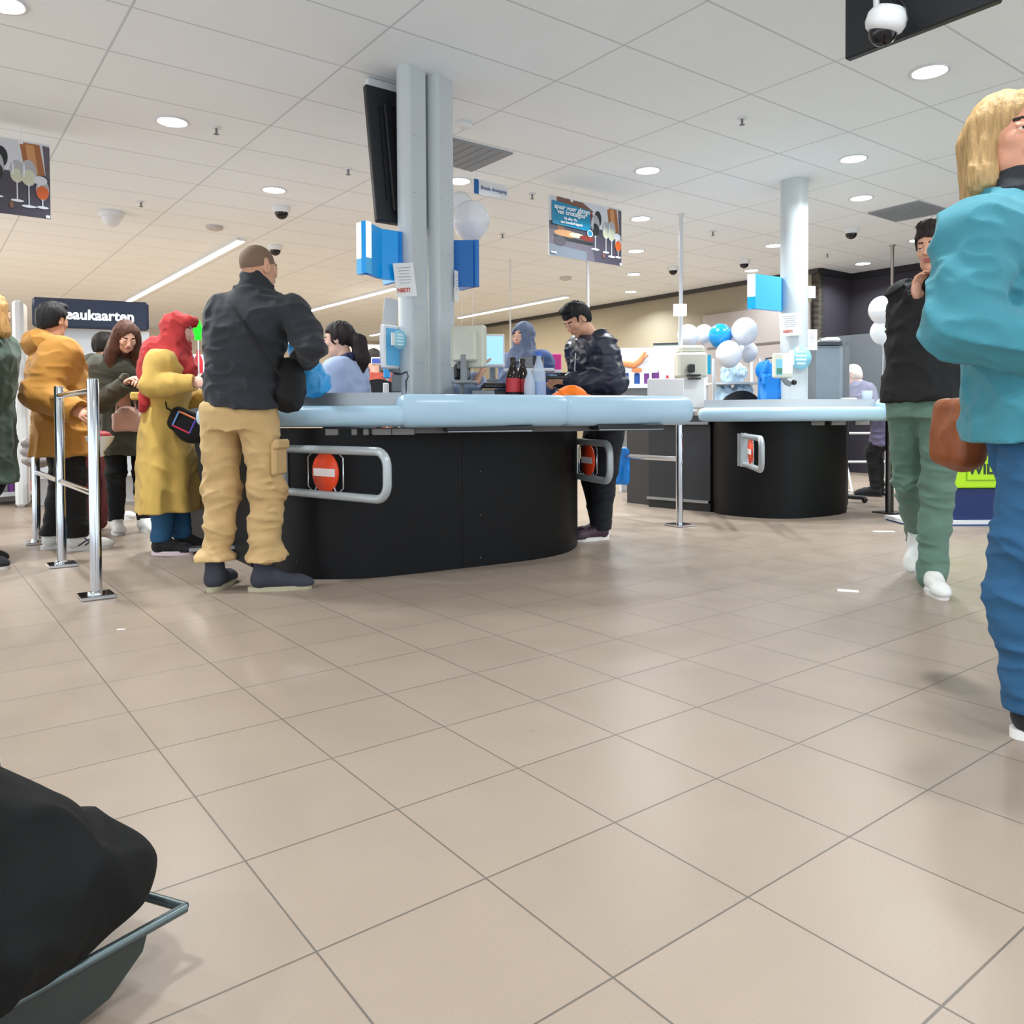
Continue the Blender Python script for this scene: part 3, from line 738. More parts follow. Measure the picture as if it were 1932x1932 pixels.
def dome(px, py, r, lab, dark=True):
    x, y, z = PZ(px, py, CEIL); y0 = y
    t = thing('dome_camera', lab, 'security camera', (x, y, CEIL), 0)
    b = MB(); b.lathe([(r*1.0, -.0005), (r*1.05, -.01), (r*1.0, -.05), (r*.85, -.062)], seg=24); b.build('housing', WH, t)
    b = MB(); b.lathe([(r*.8*math.cos(a), -.06-r*.8*math.sin(a)) for a in np.linspace(0, 1.55, 7)], seg=24); b.build('dome', DK if dark else WH, t)
dome(531, 390, .085, 'small dome camera right above the head of the man in khaki trousers')
dome(519, 463, .085, 'small dome camera half hidden by the shaved head')
dome(1404, 490, .075, 'dark dome camera left of the light blue box sign')
dome(1270, 503, .075, 'dark dome camera just left of the white pole')
dome(1606, 431, .08, 'dark dome camera right of the rear round pillar')
dome(210, 400, .12, 'white dome sensor on the ceiling right of the left poster', False)
def sprinkler(px, py, lab):
    x, y, z = PZ(px, py, CEIL)
    t = thing('sprinkler', lab, 'sprinkler', (x, y, CEIL), 0, 'sprinkler heads in the ceiling')
    b = MB(); b.lathe([(.035, -.0005), (.035, -.006), (.012, -.01)], seg=16); b.build('rose', WHM, t)
    b = MB(); b.lathe([(.009, -.008), (.009, -.035), (.004, -.05)], seg=8); b.lathe([(.02, -.05), (.02, -.053)], seg=12); b.build('head', mat('sprinkler_metal', (110, 112, 118), .4, .6), t)
for px, py, w in ((408, 240, 'just right of the left downlight'), (266, 380, 'between the white dome sensor and the left downlight'), (657, 318, 'left of the hanging black screen'), (1400, 222, 'alone in the middle of the right ceiling half'), (1004, 365, 'between the small hanging sign and the wine poster'), (1345, 436, 'between the white pole and the rear pillar'), (1561, 478, 'just right of the rear pillar'), (948, 440, 'below the small hanging sign, far away')):
    sprinkler(px, py, 'small ceiling sprinkler '+w)
for px, py, lab in ((405, 427, 'flat round smoke detector above and left of the shaved head'), (1067, 523, 'flat round smoke detector below the wine poster')):
    x, y, z = PZ(px, py, CEIL); b = MB(); b.lathe([(.09, -.001), (.09, -.03), (.06, -.045)], (x, y, CEIL), 24); tag(b.build('smoke_detector', mat('detector', (196, 190, 186), .5)), lab, 'smoke detector')
x, y, z = PZ(876, 231, CEIL); b = MB(); b.box((x, y, CEIL-.02), (.1, .07, .04), BA, bev=.006); tag(b.build('ceiling_sensor', WH), 'small white box sensor on the ceiling right of the double pillar', 'sensor')
# ------------------------------------------------------------------ pillars
PM = mat('pillar_paint', (196, 204, 208), .32, kind='plastic', amp=.04)
def dprofile(r, flat=.8, n=30, rot=0.):
    pts = []
    for k in range(n):
        a = 2*math.pi*k/n; x, y = r*math.cos(a), r*math.sin(a)
        x = min(x, flat*r); pts.append((x*math.cos(rot)-y*math.sin(rot), x*math.sin(rot)+y*math.cos(rot)))
    return pts
t = thing('pillar', 'double grey metal pillar rising from the near checkout to the ceiling', 'pillar', PY(807, 790, 5.12)[:2]+(0,), 0)
for px, Y, lab in ((781, 5.03, None), (832.5, 5.17, None)):
    p = np.array(PY(px, 700, Y))-np.array(t.location)
    b = MB(); b.prism([(p[0]+q[0], p[1]+q[1]) for q in dprofile(.094, .55, 40, -.55)], 0, CEIL-.0005, 0, True); b.build('column_shell', PM, t, label=lab)
    b = MB()
    for zz in (.95, 1.2, 1.55, 1.9, 2.25, 2.6):
        for dx in (.02, -.045):
            d = np.array([math.cos(-.55), math.sin(-.55)]); n_ = np.array([-d[1], d[0]]); q = p[:2]+d*.0525+n_*dx; b.ball((q[0], q[1], zz), .0035, 8)
    b.build('screw', STEEL, t)
b = MB(); p = np.array(PY(809, 700, 5.2))-np.array(t.location); b.box((p[0], p[1], CEIL/2), (.08, .09, CEIL-.004), -.3); b.build('core', mat('pillar_core', (70, 76, 84), .5), t)
t2p = PY(1499, 700, 7.42)
b = MB(); b.prism([(t2p[0]+q[0], t2p[1]+q[1]) for q in dprofile(.127, .9, 48, -.3)], 0, CEIL-.0005, 0, True); tag(b.build('pillar', PM), 'single round pale grey pillar at the rear checkout', 'pillar')
def pole(px, pyb, Y, lab, r=.022, zb=None, m=WHM):
    p = PY(px, pyb, Y); b = MB(); z0 = p[2] if zb is None else zb; b.lathe([(r, z0), (r, CEIL-.012), (r*1.9, CEIL-.01), (r*1.9, CEIL-.001)], (p[0], p[1], 0), 14)
    return tag(b.build('pole', m), lab, 'pole')
pole(1285, 656, 8.6, 'thin white pole from the ceiling down to the white register stand')
pole(1109, 600, 9.5, 'thin grey pole hanging behind the wine poster', .02, 1.2)
pole(963, 640, 11., 'very thin white pole left of the cashier in the blue-grey headscarf', .011, 1.3)
pole(1683, 640, 10.2, 'thin grey pole left of the black-coated shopper', .02, 1.1, STEEL)
# ------------------------------------------------------------------ hanging screens
t = thing('ceiling_screen', 'tall black screen seen from behind, hung beside the double pillar', 'screen', PY(684, 163, 5.12), 0)
TB = mat('screen_black', (30, 33, 38), .35, kind='plastic', amp=.15)
TRt = np.array([UD, np.cross(np.array([.602, -.798, .36])*0+np.array([0, 0, 1.]), UD), UP]).T
tilt = np.array([.602, -.798, 0])*.15-UP*.93; tl = tilt/np.linalg.norm(tilt); nrm = np.cross(UD, -tl); nrm /= np.linalg.norm(nrm)
Rt = np.array([UD, nrm, -tl]).T
cen = UD*.25+tl*.45
b = MB(); b.box(tuple(cen+nrm*.02), (.5, .045, .90), rot=Rt, bev=.008); b.build('casing', TB, t)
sgn = -1 if nrm[1] > 0 else 1
b = MB(); b.box(tuple(cen+nrm*(.02+sgn*.03)+UD*.03+tl*.02), (.34, .03, .72), rot=Rt, bev=.01); b.box(tuple(cen+nrm*(.02+sgn*.06)+UD*.1+tl*.05), (.18, .05, .4), rot=Rt, bev=.01); b.build('mount_plate', BLK, t)
b = MB(); b.box(tuple(cen+nrm*(.02+sgn*.026)-UD*.17), (.006, .01, .62), rot=Rt); b.build('vent_slot', mat('slot', (8, 8, 10), .6), t)
b = MB(); b.tube([tuple(UD*.3+np.array([0, 0, -.2])), tuple(UD*.3+np.array([0, 0, .0]))], .02, 10); b.box(tuple(UD*.28+np.array([0, .0, .03])), (.5, .05, .05), BA); b.build('hanger', WHM, t)
t = thing('ceiling_screen', 'wide black screen hanging at the top right corner', 'screen', PY(1598, 115, 3.55), 0)
W2 = -VD; b = MB(); L_ = .62
cen = W2*L_/2+UP*.28
b.box(tuple(cen), (L_, .04, .56), math.atan2(W2[1], W2[0]), bev=.006); b.build('casing', TB, t)
b = MB(); b.box(tuple(cen-UD*.045+UP*.06), (.3, .05, .2), math.atan2(W2[1], W2[0]), bev=.006); b.build('mount_plate', BLK, t)
b = MB(); b.box(tuple(cen-UD*.08+UP*.1+W2*.08), (.26, .05, .06), math.atan2(W2[1], W2[0])); b.build('bracket', WHM, t)
cp = np.array(PY(1670, 46, 3.25))
t = thing('dome_camera', 'large white dome camera with wires in front of the top right screen', 'security camera', tuple(cp), 0)
tr = rotx(.25)@roty(.2)
b = MB(); b.lathe([(.03, .065), (.06, .06), (.076, .035), (.078, .0), (.07, -.02), (.058, -.03)], seg=32, rot=tr); b.build('housing', WH, t)
b = MB(); b.lathe([(.055*math.cos(a), -.028-.055*math.sin(a)) for a in np.linspace(0, 1.55, 8)], seg=28, rot=tr); b.build('dome', DK, t)
b = MB(); b.tube([(-.02, .03, .06), (-.02, .05, .25), (-.02, .06, CEIL-cp[2]-.001)], .012, 10); b.build('bracket_arm', WHM, t)
b = MB()
for o in (0, .03, .05): b.tube([(.0+o, .02, .06), (.05+o, .05, .1-o), (.03+o, .09, .16), (.06, .04, CEIL-cp[2]-.002)], .0035, 6)
b.tube([(.0, -.07, .1), (.05, -.07, .03), (.075, -.05, -.03), (.07, .0, -.02)], .003, 6); b.build('cable', BLK, t)
# ------------------------------------------------------------------ posters
def poster(name, tl, Y0, w, h, lab, part=0.):
    o = np.array(PY(tl[0], tl[1], Y0)); t = thing(name, lab, 'poster', tuple(o), 0)
    Mx = facing(UD); nz = Mx[:, 2]
    P = lambda u, v, e=0.: tuple(UD*u*w-UP*v*h+nz*(.004+e))
    C = [(104, 112, 124), (92, 86, 98), (66, 62, 76), (156, 98, 58), (196, 142, 92), (28, 34, 36), (168, 170, 176), (196, 200, 176), (120, 40, 30), (196, 92, 40), (215, 220, 230), (120, 82, 66), (0, 132, 172), (90, 44, 60), (205, 208, 214)]
    ms = [mat('print_%d' % i, c, .45) for i, c in enumerate(C)]
    b = MB(); q = lambda pts, mi, e: b.quad([P(u, v, e) for u, v in pts][::-1], mi)
    b.slab([P(0, 0), P(0, 1), P(1, 1), P(1, 0)], .006, 14)
    E_ = [0.0004]
    def poly(pts, mi): E_[0] += .00025; b.quad([P(u, v, E_[0]) for u, v in pts][::-1], mi); 
    def el(cx, cy, rx, ry, mi, n=18): poly([(cx+rx*math.cos(2*math.pi*k/n), cy+ry*math.sin(2*math.pi*k/n)) for k in range(n)], mi)
    poly([(0, .0), (1, .0), (1, .42), (0, .42)], 14); poly([(0, .42), (1, .42), (1, 1), (0, 1)], 2)
    poly([(0, .55), (.55, .6), (.62, 1), (0, 1)], 1); poly([(0, .8), (.5, .85), (.5, 1), (0, 1)], 0)
    poly([(.1, .0), (.45, .02), (.6, .14), (.55, .2), (.1, .1)], 11)
    poly([(.79, .02), (.93, .02), (.965, .42), (.83, .46)], 3); poly([(.83, .04), (.89, .04), (.92, .43), (.86, .44)], 4)
    poly([(.95, .02), (1, .03), (1, .45), (.97, .45)], 1)
    el(.66, .25, .05, .14, 5); poly([(.52, .18), (.585, .18), (.6, .42), (.52, .46)], 8)
    el(.15, .52, .05, .07, 11); el(.22, .6, .16, .06, 4); el(.36, .6, .1, .04, 7); el(.5, .62, .1, .045, 8); poly([(.05, .64), (.6, .68), (.58, .73), (.1, .71)], 5); el(.14, .74, .08, .08, 2)
    def glass(cx, cy, s_, mi, st=.3):
        el(cx, cy, .055*s_, .17*s_, 6); el(cx, cy+.06*s_, .05*s_, .1*s_, mi); el(cx-.03*s_, cy-.03, .006, .1*s_, 10)
        poly([(cx-.004, cy+.14*s_), (cx+.004, cy+.14*s_), (cx+.004, cy+.14*s_+st), (cx-.004, cy+.14*s_+st)], 10); el(cx, cy+.14*s_+st, .05*s_, .018, 10)
    glass(.62, .38, 1.15, 5, .24); glass(.77, .42, .9, 7, .26); glass(.85, .42, 1.05, 7, .3); glass(.945, .62, .85, 9, .12); el(.93, .5, .05, .06, 14); el(.945, .66, .045, .09, 9)
    el(.73, .87, .015, .05, 11)
    poly([(.965, .955), (.995, .955), (.995, .995), (.965, .995)], 10); poly([(.02, .93), (.09, .935), (.09, .96), (.02, .955)], 10)
    if not part: poly([(.03, .08), (.545, .14), (.55, .5), (.035, .47)], 12); el(.54, .53, .04, .06, 10); el(.54, .53, .03, .045, 12)
    b.build('print', ms, t)
    if not part:
        wm = mat('letter_white', (240, 245, 248), .5)
        for s_, sz, u, v in (('spaar voor glazen', .062, .29, .18), ('van kristalglas*', .062, .29, .26), ('bij elke 10,-', .036, .27, .355), ('aan boodschappen', .036, .28, .42)):
            text(s_, sz*w/.92, wm, t, P(u, v, .022), facing(UD*w+UP*-.02*0), bold=.0008)
    for u in (.3, .8):
        m = MB(); a = UD*u*w; m.tube([tuple(a), tuple(a+UP*(CEIL-o[2]-.001))], .0025, 6); m.box(tuple(a-UP*.01), (.03, .012, .03), BA); m.build('hanger', WHM, t)
    b = MB(); b.tube([tuple(UD*0), tuple(UD*w)], .006, 6); b.build('top_rail', WHM, t)
    return t
poster('hanging_poster', (1035, 367), 7.42, .93, .555, 'hanging poster of wine glasses with a teal text panel')
p = np.array(PY(93, 275, 6.1)); p0 = p-UD*.93
x0 = CX+FPX*(p0@RX-np.array([0, 0, CH])@RX)/((p0-np.array([0, 0, CH]))@FX); y0 = CY+FPX*((p0-np.array([0, 0, CH]))@DX)/((p0-np.array([0, 0, CH]))@FX)
poster('hanging_poster', (x0, y0), p0[1], .93, .555, 'hanging poster of glasses and a wooden board, cut by the left edge', 1.)
o = np.array(PY(895, 337, 7.0)); t = thing('hanging_sign', 'small clear hanging sign with a blue end reading Brede doorgang', 'sign', tuple(o), 0)
b = MB(); b.slab([(0, 0, 0), tuple(-UP*.125), tuple(UD*.36-UP*.125), tuple(UD*.36)], .006); b.build('panel', mat('acrylic', (214, 222, 230), .1, alpha=.45), t)
b = MB(); nz = facing(UD)[:, 2]; b.slab([tuple(nz*.002), tuple(nz*.002-UP*.125), tuple(nz*.002+UD*.045-UP*.125), tuple(nz*.002+UD*.045)], .01); b.build('blue_end', mat('sign_blue', (0, 98, 172), .4), t)
text('Brede doorgang', .043, mat('sign_ink', (60, 90, 140), .5), t, tuple(UD*.205-UP*.065+nz*.006), facing(UD), bold=.0006)
b = MB()
for u in (.02, .34): b.tube([tuple(UD*u), tuple(UD*u+UP*(CEIL-o[2]-.001))], .0022, 6)
b.build('hanger', WHM, t)
# lane box signs round the pillars
SB = mat('sign_azure', (0, 150, 226), .3, emit=(0, 150, 235), es=.08); SBD = mat('sign_deep', (0, 104, 182), .35, emit=(0, 95, 180), es=.05); SW = mat('sign_white', (245, 250, 252), .3, emit=(255, 255, 255), es=.5); SL = mat('sign_sky', (72, 168, 222), .3, emit=(86, 196, 250), es=.08)
o = np.array(PY(673, 518, 4.72)); zt = PY(673, 421, 4.72)[2]; hh = zt-o[2]
t = thing('lane_sign', 'blue and white box sign wrapped round the double pillar', 'sign', tuple(o), 0)
b = MB(); e1 = np.array(PY(691, 521, 4.66))-o; e2 = e1+UD*.10-VD*.0; e2 = np.array(PY(721, 523, 4.86))-o; e3 = e2+UD*.14
def wallstrip(b, pts, z0, z1, th, mi):
    for a, c in zip(pts[:-1], pts[1:]):
        a = np.array(a); c = np.array(c); d = (c-a)[:2]/np.linalg.norm((c-a)[:2]); n = np.array([-d[1], d[0], 0])*th
        b.add([(a[0], a[1], z0), (c[0], c[1], z0), (c[0]+n[0], c[1]+n[1], z0), (a[0]+n[0], a[1]+n[1], z0), (a[0], a[1], z1), (c[0], c[1], z1), (c[0]+n[0], c[1]+n[1], z1), (a[0]+n[0], a[1]+n[1], z1)],
              [(3, 2, 1, 0), (4, 5, 6, 7), (0, 1, 5, 4), (1, 2, 6, 5), (2, 3, 7, 6), (3, 0, 4, 7)], mi)
wallstrip(b, [(0, 0, 0), e1], hh*.3, hh, .04, 0); b.build('white_end', SW, t)
b = MB(); wallstrip(b, [(0, 0, 0), e1], 0, hh*.3, .04, 0); b.build('sky_end', SL, t)
b = MB(); mid = (e1+e2)/2+UD*.012+VD*.01; wallstrip(b, [e1, mid, e2, e3, e3+UD*.0+VD*.2], 0, hh, .03, 0); b.build('blue_panel', SB, t)
b = MB(); a = np.array(PY(858, 541, 5.3))-o; c = np.array(PY(904, 541, 5.3))-o; wallstrip(b, [a-(c-a)*.9, c, c+VD*.2], PY(858, 541, 5.3)[2]-o[2], PY(858, 453, 5.3)[2]-o[2], .03, 0); b.build('blue_wing', SBD, t)
o = np.array(PY(1410, 583, 7.2)); hh = PY(1410, 518, 7.2)[2]-o[2]
t = thing('lane_sign', 'light blue and white box sign on the rear round pillar', 'sign', tuple(o), 0)
e1 = np.array(PY(1425, 583, 7.16))-o; e2 = np.array(PY(1474, 583, 7.35))-o
b = MB(); wallstrip(b, [(0, 0, 0), e1], hh*.35, hh, .05, 0); b.build('white_end', SW, t)
b = MB(); wallstrip(b, [(0, 0, 0), e1], 0, hh*.35, .05, 0); b.build('blue_end', SB, t)
b = MB(); wallstrip(b, [e1, e2], 0, hh, .05, 0); b.build('blue_panel', SL, t)
b = MB(); wallstrip(b, [e2, e2+np.array([.08, .15, 0])], .0, hh, .02, 0); b.build('blue_wing', SB, t)
# ------------------------------------------------------------------ near checkout counter
CB = mat('counter_black', (11, 12, 14), .5, kind='plastic', amp=.12, spec=.22); BUM = mat('bumper_blue', (168, 200, 220), .28, kind='plastic', amp=.03, spec=.6)
GRY = mat('grey_plate', (96, 94, 92), .5); DGR = mat('dark_grey', (52, 55, 60), .45); WTOP = mat('worktop', (150, 156, 160), .4)
def smooth_path(P, n=8):
    P = [np.array(p, float) for p in P]; out = []
    for i in range(len(P)-1):
        p0, p1, p2, p3 = P[max(i-1, 0)], P[i], P[i+1], P[min(i+2, len(P)-1)]
        for k in range(n):
            t = k/n; out.append(.5*((2*p1)+(-p0+p2)*t+(2*p0-5*p1+4*p2-p3)*t*t+(-p0+3*p1-3*p2+p3)*t**3))
    out.append(P[-1]); return out
def shell(b, path, z0, z1, th, mi=0):
    P = [np.array(p[:2], float) for p in path]; n = len(P); N = []
    for i in range(n):
        d = P[min(i+1, n-1)]-P[max(i-1, 0)]; d /= np.linalg.norm(d); N.append(np.array([-d[1], d[0]])*th)
    poly = [tuple(p) for p in P]+[tuple(P[i]+N[i]) for i in range(n)][::-1]
    m = len(poly); vs = [(x, y, z0) for x, y in poly]+[(x, y, z1) for x, y in poly]
    fs = [(i, i+1, m+i+1, m+i) for i in range(n-1)]; b.add(vs, fs, mi, True)
    fs = [(n-1, n, m+n, m+n-1), (m-1, 0, m, 2*m-1)]+[(n+i, n+i+1, m+n+i+1, m+n+i) for i in range(n-1)]; b.add(vs, fs, mi)
    fs = [(i+1, i, m-1-i, m-2-i) for i in range(n-1)]; b.add(vs, fs, mi)
    fs = [(m+i, m+i+1, 2*m-2-i, 2*m-1-i) for i in range(n-1)]; b.add(vs, fs, mi)
def bumper(parent, path, r, z, sx=.7, name='bumper', m=None):
    P = [np.array([p[0], p[1], z]) for p in path]
    d0 = (P[0]-P[1]); d0 /= np.linalg.norm(d0); d1 = P[-1]-P[-2]; d1 /= np.linalg.norm(d1)
    P = [P[0]+d0*q for q in (.045, .04, .025, .01)]+P+[P[-1]+d1*q for q in (.01, .025, .04, .045)]
    rr = [r*.35, r*.7, r*.9, r*.98]+[r]*(len(P)-8)+[r*.98, r*.9, r*.7, r*.35]
    b = MB(); b.tube(P, rr, 28, sx=sx); return b.build(name, m or BUM, parent)
def profile_bumper(parent, path, z0, z1, dep, name='bumper'):
    # front half rounded, flat behind; end caps follow the profile
    P = [np.array([p[0], p[1]]) for p in path]; n = len(P); zc = (z0+z1)/2; h = (z1-z0)/2
    pr = [(dep*(max(math.cos(a), 0))**.62, zc+h*math.copysign(abs(math.sin(a))**.8, math.sin(a))) for a in np.linspace(-math.pi/2, math.pi/2, 15)]+[(-.05, z1), (-.05, z0)]
    sc = [.0, .55, .85, .97]; ext = [-.05, -.042, -.022, -.006]
    rows = []
    for i in range(n):
        d = P[min(i+1, n-1)]-P[max(i-1, 0)]; d /= np.linalg.norm(d); rows.append((P[i], d, 1.))
    d0 = rows[0][1]; d1 = rows[-1][1]
    rows = [(P[0]+d0*e, d0, s_) for e, s_ in zip(ext, (.55, .8, .93, .985))]+rows+[(P[-1]-d1*e, d1, s_) for e, s_ in list(zip(ext, (.55, .8, .93, .985)))[::-1]]
    vs = []; m = len(pr)
    for p, d, s_ in rows:
        nn = np.array([d[1], -d[0]])
        for u, z in pr: q = p+nn*(u*s_ if u > 0 else u); vs.append((q[0], q[1], zc+(z-zc)*s_))
    b = MB(); b.add(vs, [(i*m+k, (i+1)*m+k, (i+1)*m+(k+1) % m, i*m+(k+1) % m) for i in range(len(rows)-1) for k in range(m)], 0, True)
    b.add(vs[:m], [list(range(m))]); b.add(vs[-m:], [list(range(m))[::-1]])
    return b.build(name, BUM, parent)
cnt = thing('checkout_counter', 'near black checkout counter with a pale blue rounded bumper', 'checkout counter', PZ(800, 1082)[:2]+(0,), 0)
O = np.array(cnt.location)
rel = lambda p: (p[0]-O[0], p[1]-O[1], p[2] if len(p) > 2 else 0)
fp = [(470, 1020), (492, 1060), (524, 1082), (580, 1092), (640, 1093), (720, 1089), (875, 1072), (1000, 1057), (1058, 1046), (1082, 1036), (1090, 1022), (1086, 1008)]
path = smooth_path([rel(PZ(*p)) for p in fp], 6)
b = MB(); shell(b, path, .0, .80, .03); b.build('front_panel', CB, cnt)
b = MB(); q = np.array(rel(PZ(875, 1072))); b.box((q[0]+.0, q[1]-.002, .39), (.004, .004, .78), BA); b.build('panel_seam', mat('seam', (8, 8, 9), .6), cnt)
b = MB()
for px, py in ((879, 890), (906, 890), (876, 975), (907, 972), (862, 1062), (906, 1052), (560, 1060)):
    yy = PZ(px, 1090-(px-560)*.06)[1]-.004; q = rel(PY(px, py, yy+.01)); b.ball(q, .005, 8)
b.build('screw', GRY, cnt)
# lower left cabinet behind the khaki trousers
b = MB(); p0 = np.array(rel(PZ(330, 1000))); p1 = np.array(rel(PZ(475, 1070)))
b.prism([tuple(p0[:2]), tuple(p1[:2]), tuple(p1[:2]+np.array([.12, .5])), tuple(p0[:2]+np.array([.1, .35]))], .0, .8); b.build('side_cabinet', CB, cnt)
b = MB(); p2 = np.array(rel(PZ(420, 1052))); b.box((p2[0], p2[1]-.03, .07), (.36, .10, .02), .35); b.build('kick_ledge', STEEL, cnt)
bp1 = [rel(PY(px, 786, Y)) for px, Y in ((395, 4.50), (470, 4.38), (545, 4.30), (640, 4.24), (752, 4.22))]
profile_bumper(cnt, smooth_path(bp1, 5), .812, .925, .07)
bp2 = [rel(PY(px, 776, Y)) for px, Y in ((768, 4.235), (900, 4.37), (1052, 4.60))]
profile_bumper(cnt, smooth_path(bp2, 5), .805, .985, .08)
bp3 = [rel(PY(px, 776, Y)) for px, Y in ((1068, 4.63), (1180, 4.78), (1284, 4.98))]
profile_bumper(cnt, smooth_path(bp3, 5), .805, .985, .085)
b = MB(); pts = [rel(PY(px, 786, Y+.05)) for px, Y in ((395, 4.50), (470, 4.38), (560, 4.30), (640, 4.25), (758, 4.235))]
shell(b, smooth_path(pts, 4), .925, .995, .02); b.build('belt_side', mat('belt_steel', (150, 156, 160), .35, .75), cnt)
wp = [rel(PY(px, 776, Y+.06))[:2] for px, Y in ((395, 4.52), (470, 4.39), (545, 4.31), (640, 4.25), (752, 4.235), (900, 4.38), (1052, 4.61), (1180, 4.79), (1290, 5.0))]
bk = [rel(PY(px, 776, Y))[:2] for px, Y in ((1275, 5.3), (1100, 5.25), (1080, 5.62), (905, 5.55), (865, 4.86), (690, 4.66), (520, 4.68), (440, 4.75))]
b = MB(); b.prism(wp+bk, .885, .925); b.build('worktop', WTOP, cnt)
b = MB(); q = [rel(PY(px, 776, Y))[:2] for px, Y in ((470, 4.46), (560, 4.38), (745, 4.31), (740, 4.55), (560, 4.62), (480, 4.7))]; b.prism(q, .926, .940); b.build('conveyor_belt', BLK, cnt)
b = MB(); pts = [rel(PY(px, 776, Y+.03)) for px, Y in ((480, 4.40), (545, 4.33), (640, 4.27), (760, 4.25), (900, 4.40), (1052, 4.63), (1180, 4.80), (1240, 4.9))]
shell(b, smooth_path(pts, 4), .775, .806, .05); b.build('under_rail', GRY, cnt)
b = MB()
for px, w in ((625, .07), (668, .03), (690, .03), (720, .10), (760, .12)):
    Y = 4.24 if px < 760 else 4.25; q = rel(PY(px, 818, Y)); b.box((q[0], q[1]+.02, .785), (w, .04, .035), .2 if px == 625 else 0, bev=.003)
b.build('bracket', mat('bracket_grey', (120, 118, 114), .5), cnt)
for (x0, x1, Y0, Y1) in ((838, 998, 4.33, 4.5), (1120, 1242, 4.69, 4.86)):
    a = np.array(rel(PY(x0, 808, Y0))); c = np.array(rel(PY(x1, 808, Y1))); m_ = (a+c)/2; an = math.atan2(c[1]-a[1], c[0]-a[0]); L_ = np.linalg.norm(c-a)
    b = MB(); b.box((m_[0], m_[1], .800), (L_, .12, .03), an, bev=.004); b.box((m_[0], m_[1]-.0, .783), (L_*.98, .125, .005), an, 1); b.build('bag_tray', [BLK, STEEL], cnt)
# ------------------------------------------------------------------ swing gates
GT = mat('gate_paint', (172, 180, 184), .3, .25); ORG = mat('sign_orange', (232, 70, 28), .4); SGW = mat('sign_bar', (240, 232, 232), .4)
def gate(a, c, lab, r=.022, flip=1):
    a = np.array(a, float); c = np.array(c, float); L_ = np.linalg.norm((c-a)[:2]); an = math.atan2(c[1]-a[1], c[0]-a[0])
    t = thing('swing_gate', lab, 'gate', (a[0], a[1], 0), an)
    b = MB(); z0, z1, R_ = .462, .695, .075
    pts = [(0, 0, z1), (L_-R_, 0, z1)]+[(L_-R_+R_*math.sin(q), 0, z1-R_+R_*math.cos(q)) for q in np.linspace(.2, math.pi/2, 6)]+[(L_-R_+R_*math.cos(q), 0, z0+R_-R_*math.sin(q)) for q in np.linspace(.0, math.pi/2-.1, 6)]+[(L_-R_, 0, z0), (0, 0, z0)]
    b.tube(pts, r, 16); b.build('frame', GT, t)
    b = MB(); b.box((0, 0, (z0+z1)/2), (.05, .05, z1-z0+.05), bev=.004); b.box((-.035, .0, (z0+z1)/2), (.02, .09, z1-z0+.04)); b.build('hinge_post', GT, t)
    cx = L_*.42; b = MB(); ro = np.array([[1, 0, 0], [0, 0, 1], [0, -1, 0]]).T
    b.lathe([(.0005, -.006), (.104, -.006), (.104, .006), (.0005, .006)], (cx, 0, (z0+z1)/2), 40, rot=ro); s_ = b.build('no_entry_sign', ORG, t)
    for sg in (-1, 1):
        b = MB(); b.box((cx, sg*.009, (z0+z1)/2), (.175, .003, .04)); b.build('white_bar', SGW, s_)
    for sg in (-1, 1):
        b = MB(); x = cx+sg*.145; b.tube([(x-sg*.03, 0, z1-.02), (x, 0, z1-.04), (x, 0, z0+.04), (x-sg*.03, 0, z0+.02)], .004, 6); b.tube([(x-sg*.06, 0, z0+.02), (cx+sg*.06, 0, z0+.06)], .005, 6); b.build('wire_holder', CHROME, t)
    return t
gate(PZ(540, 927, .462), PZ(731, 944, .462), 'open swing gate with an orange no-entry disc on the near counter')
gate(PZ(1082, 897, .462), PZ(1151, 909, .462), 'shadowed swing gate under the right end of the near counter')
gate(PZ(1403, 875, .462), PZ(1437, 888, .462), 'white swing gate seen almost edge-on at the rear counter')
# ------------------------------------------------------------------ chrome barriers
def barrier(posts, lab, r=.0265, rails=((1.0, .017), (.5, .017)), h=1.055, hs=None):
    o = np.array(posts[0]); t = thing('barrier', lab, 'barrier', (o[0], o[1], 0))
    P = [np.array(p)-o for p in posts]
    for i, p in enumerate(P):
        hh = hs[i] if hs else h
        b = MB(); b.lathe([(r, .018), (r, hh-.006), (r*.9, hh)], (p[0], p[1], 0), 20); pst = b.build('post', CHROME, t)
        b = MB(); b.box((p[0], p[1], .009), (.15, .15, .018), .65, bev=.004); b.lathe([(r*1.5, .018), (r*1.4, .03), (r, .034)], (p[0], p[1], 0), 20); b.build('base_plate', CHROME, pst)
    for z, rr in rails:
        for a, c in zip(P[:-1], P[1:]):
            d = (c-a)/np.linalg.norm(c-a); b = MB()
            for o_ in ((-.0,) if z > .9 else (-.0,)):
                b.tube([tuple(a+d*r*.8+UP*z), tuple(c-d*r*.8+UP*z)], rr, 14)
            b.build('rail', CHROME, t)
    return t
barrier([PZ(182, 1127), PZ(117, 1068), PZ(70, 1026)], 'chrome barrier of three posts and two rails at the left')
q = PZ(1282, 992); e = PZ(1152, 861, .515)
t = thing('barrier', 'chrome post with one rail under the right end of the near counter', 'barrier', (q[0], q[1], 0))
b = MB(); b.lathe([(.028, .015), (.028, .80)], seg=20); pst = b.build('post', CHROME, t)
b = MB(); b.box((0, 0, .008), (.17, .17, .016), .5, bev=.004); b.build('base_plate', CHROME, pst)
b = MB(); b.tube([(0, 0, .525), (e[0]-q[0], e[1]-q[1], .525)], .02, 14); b.build('rail', CHROME, t)
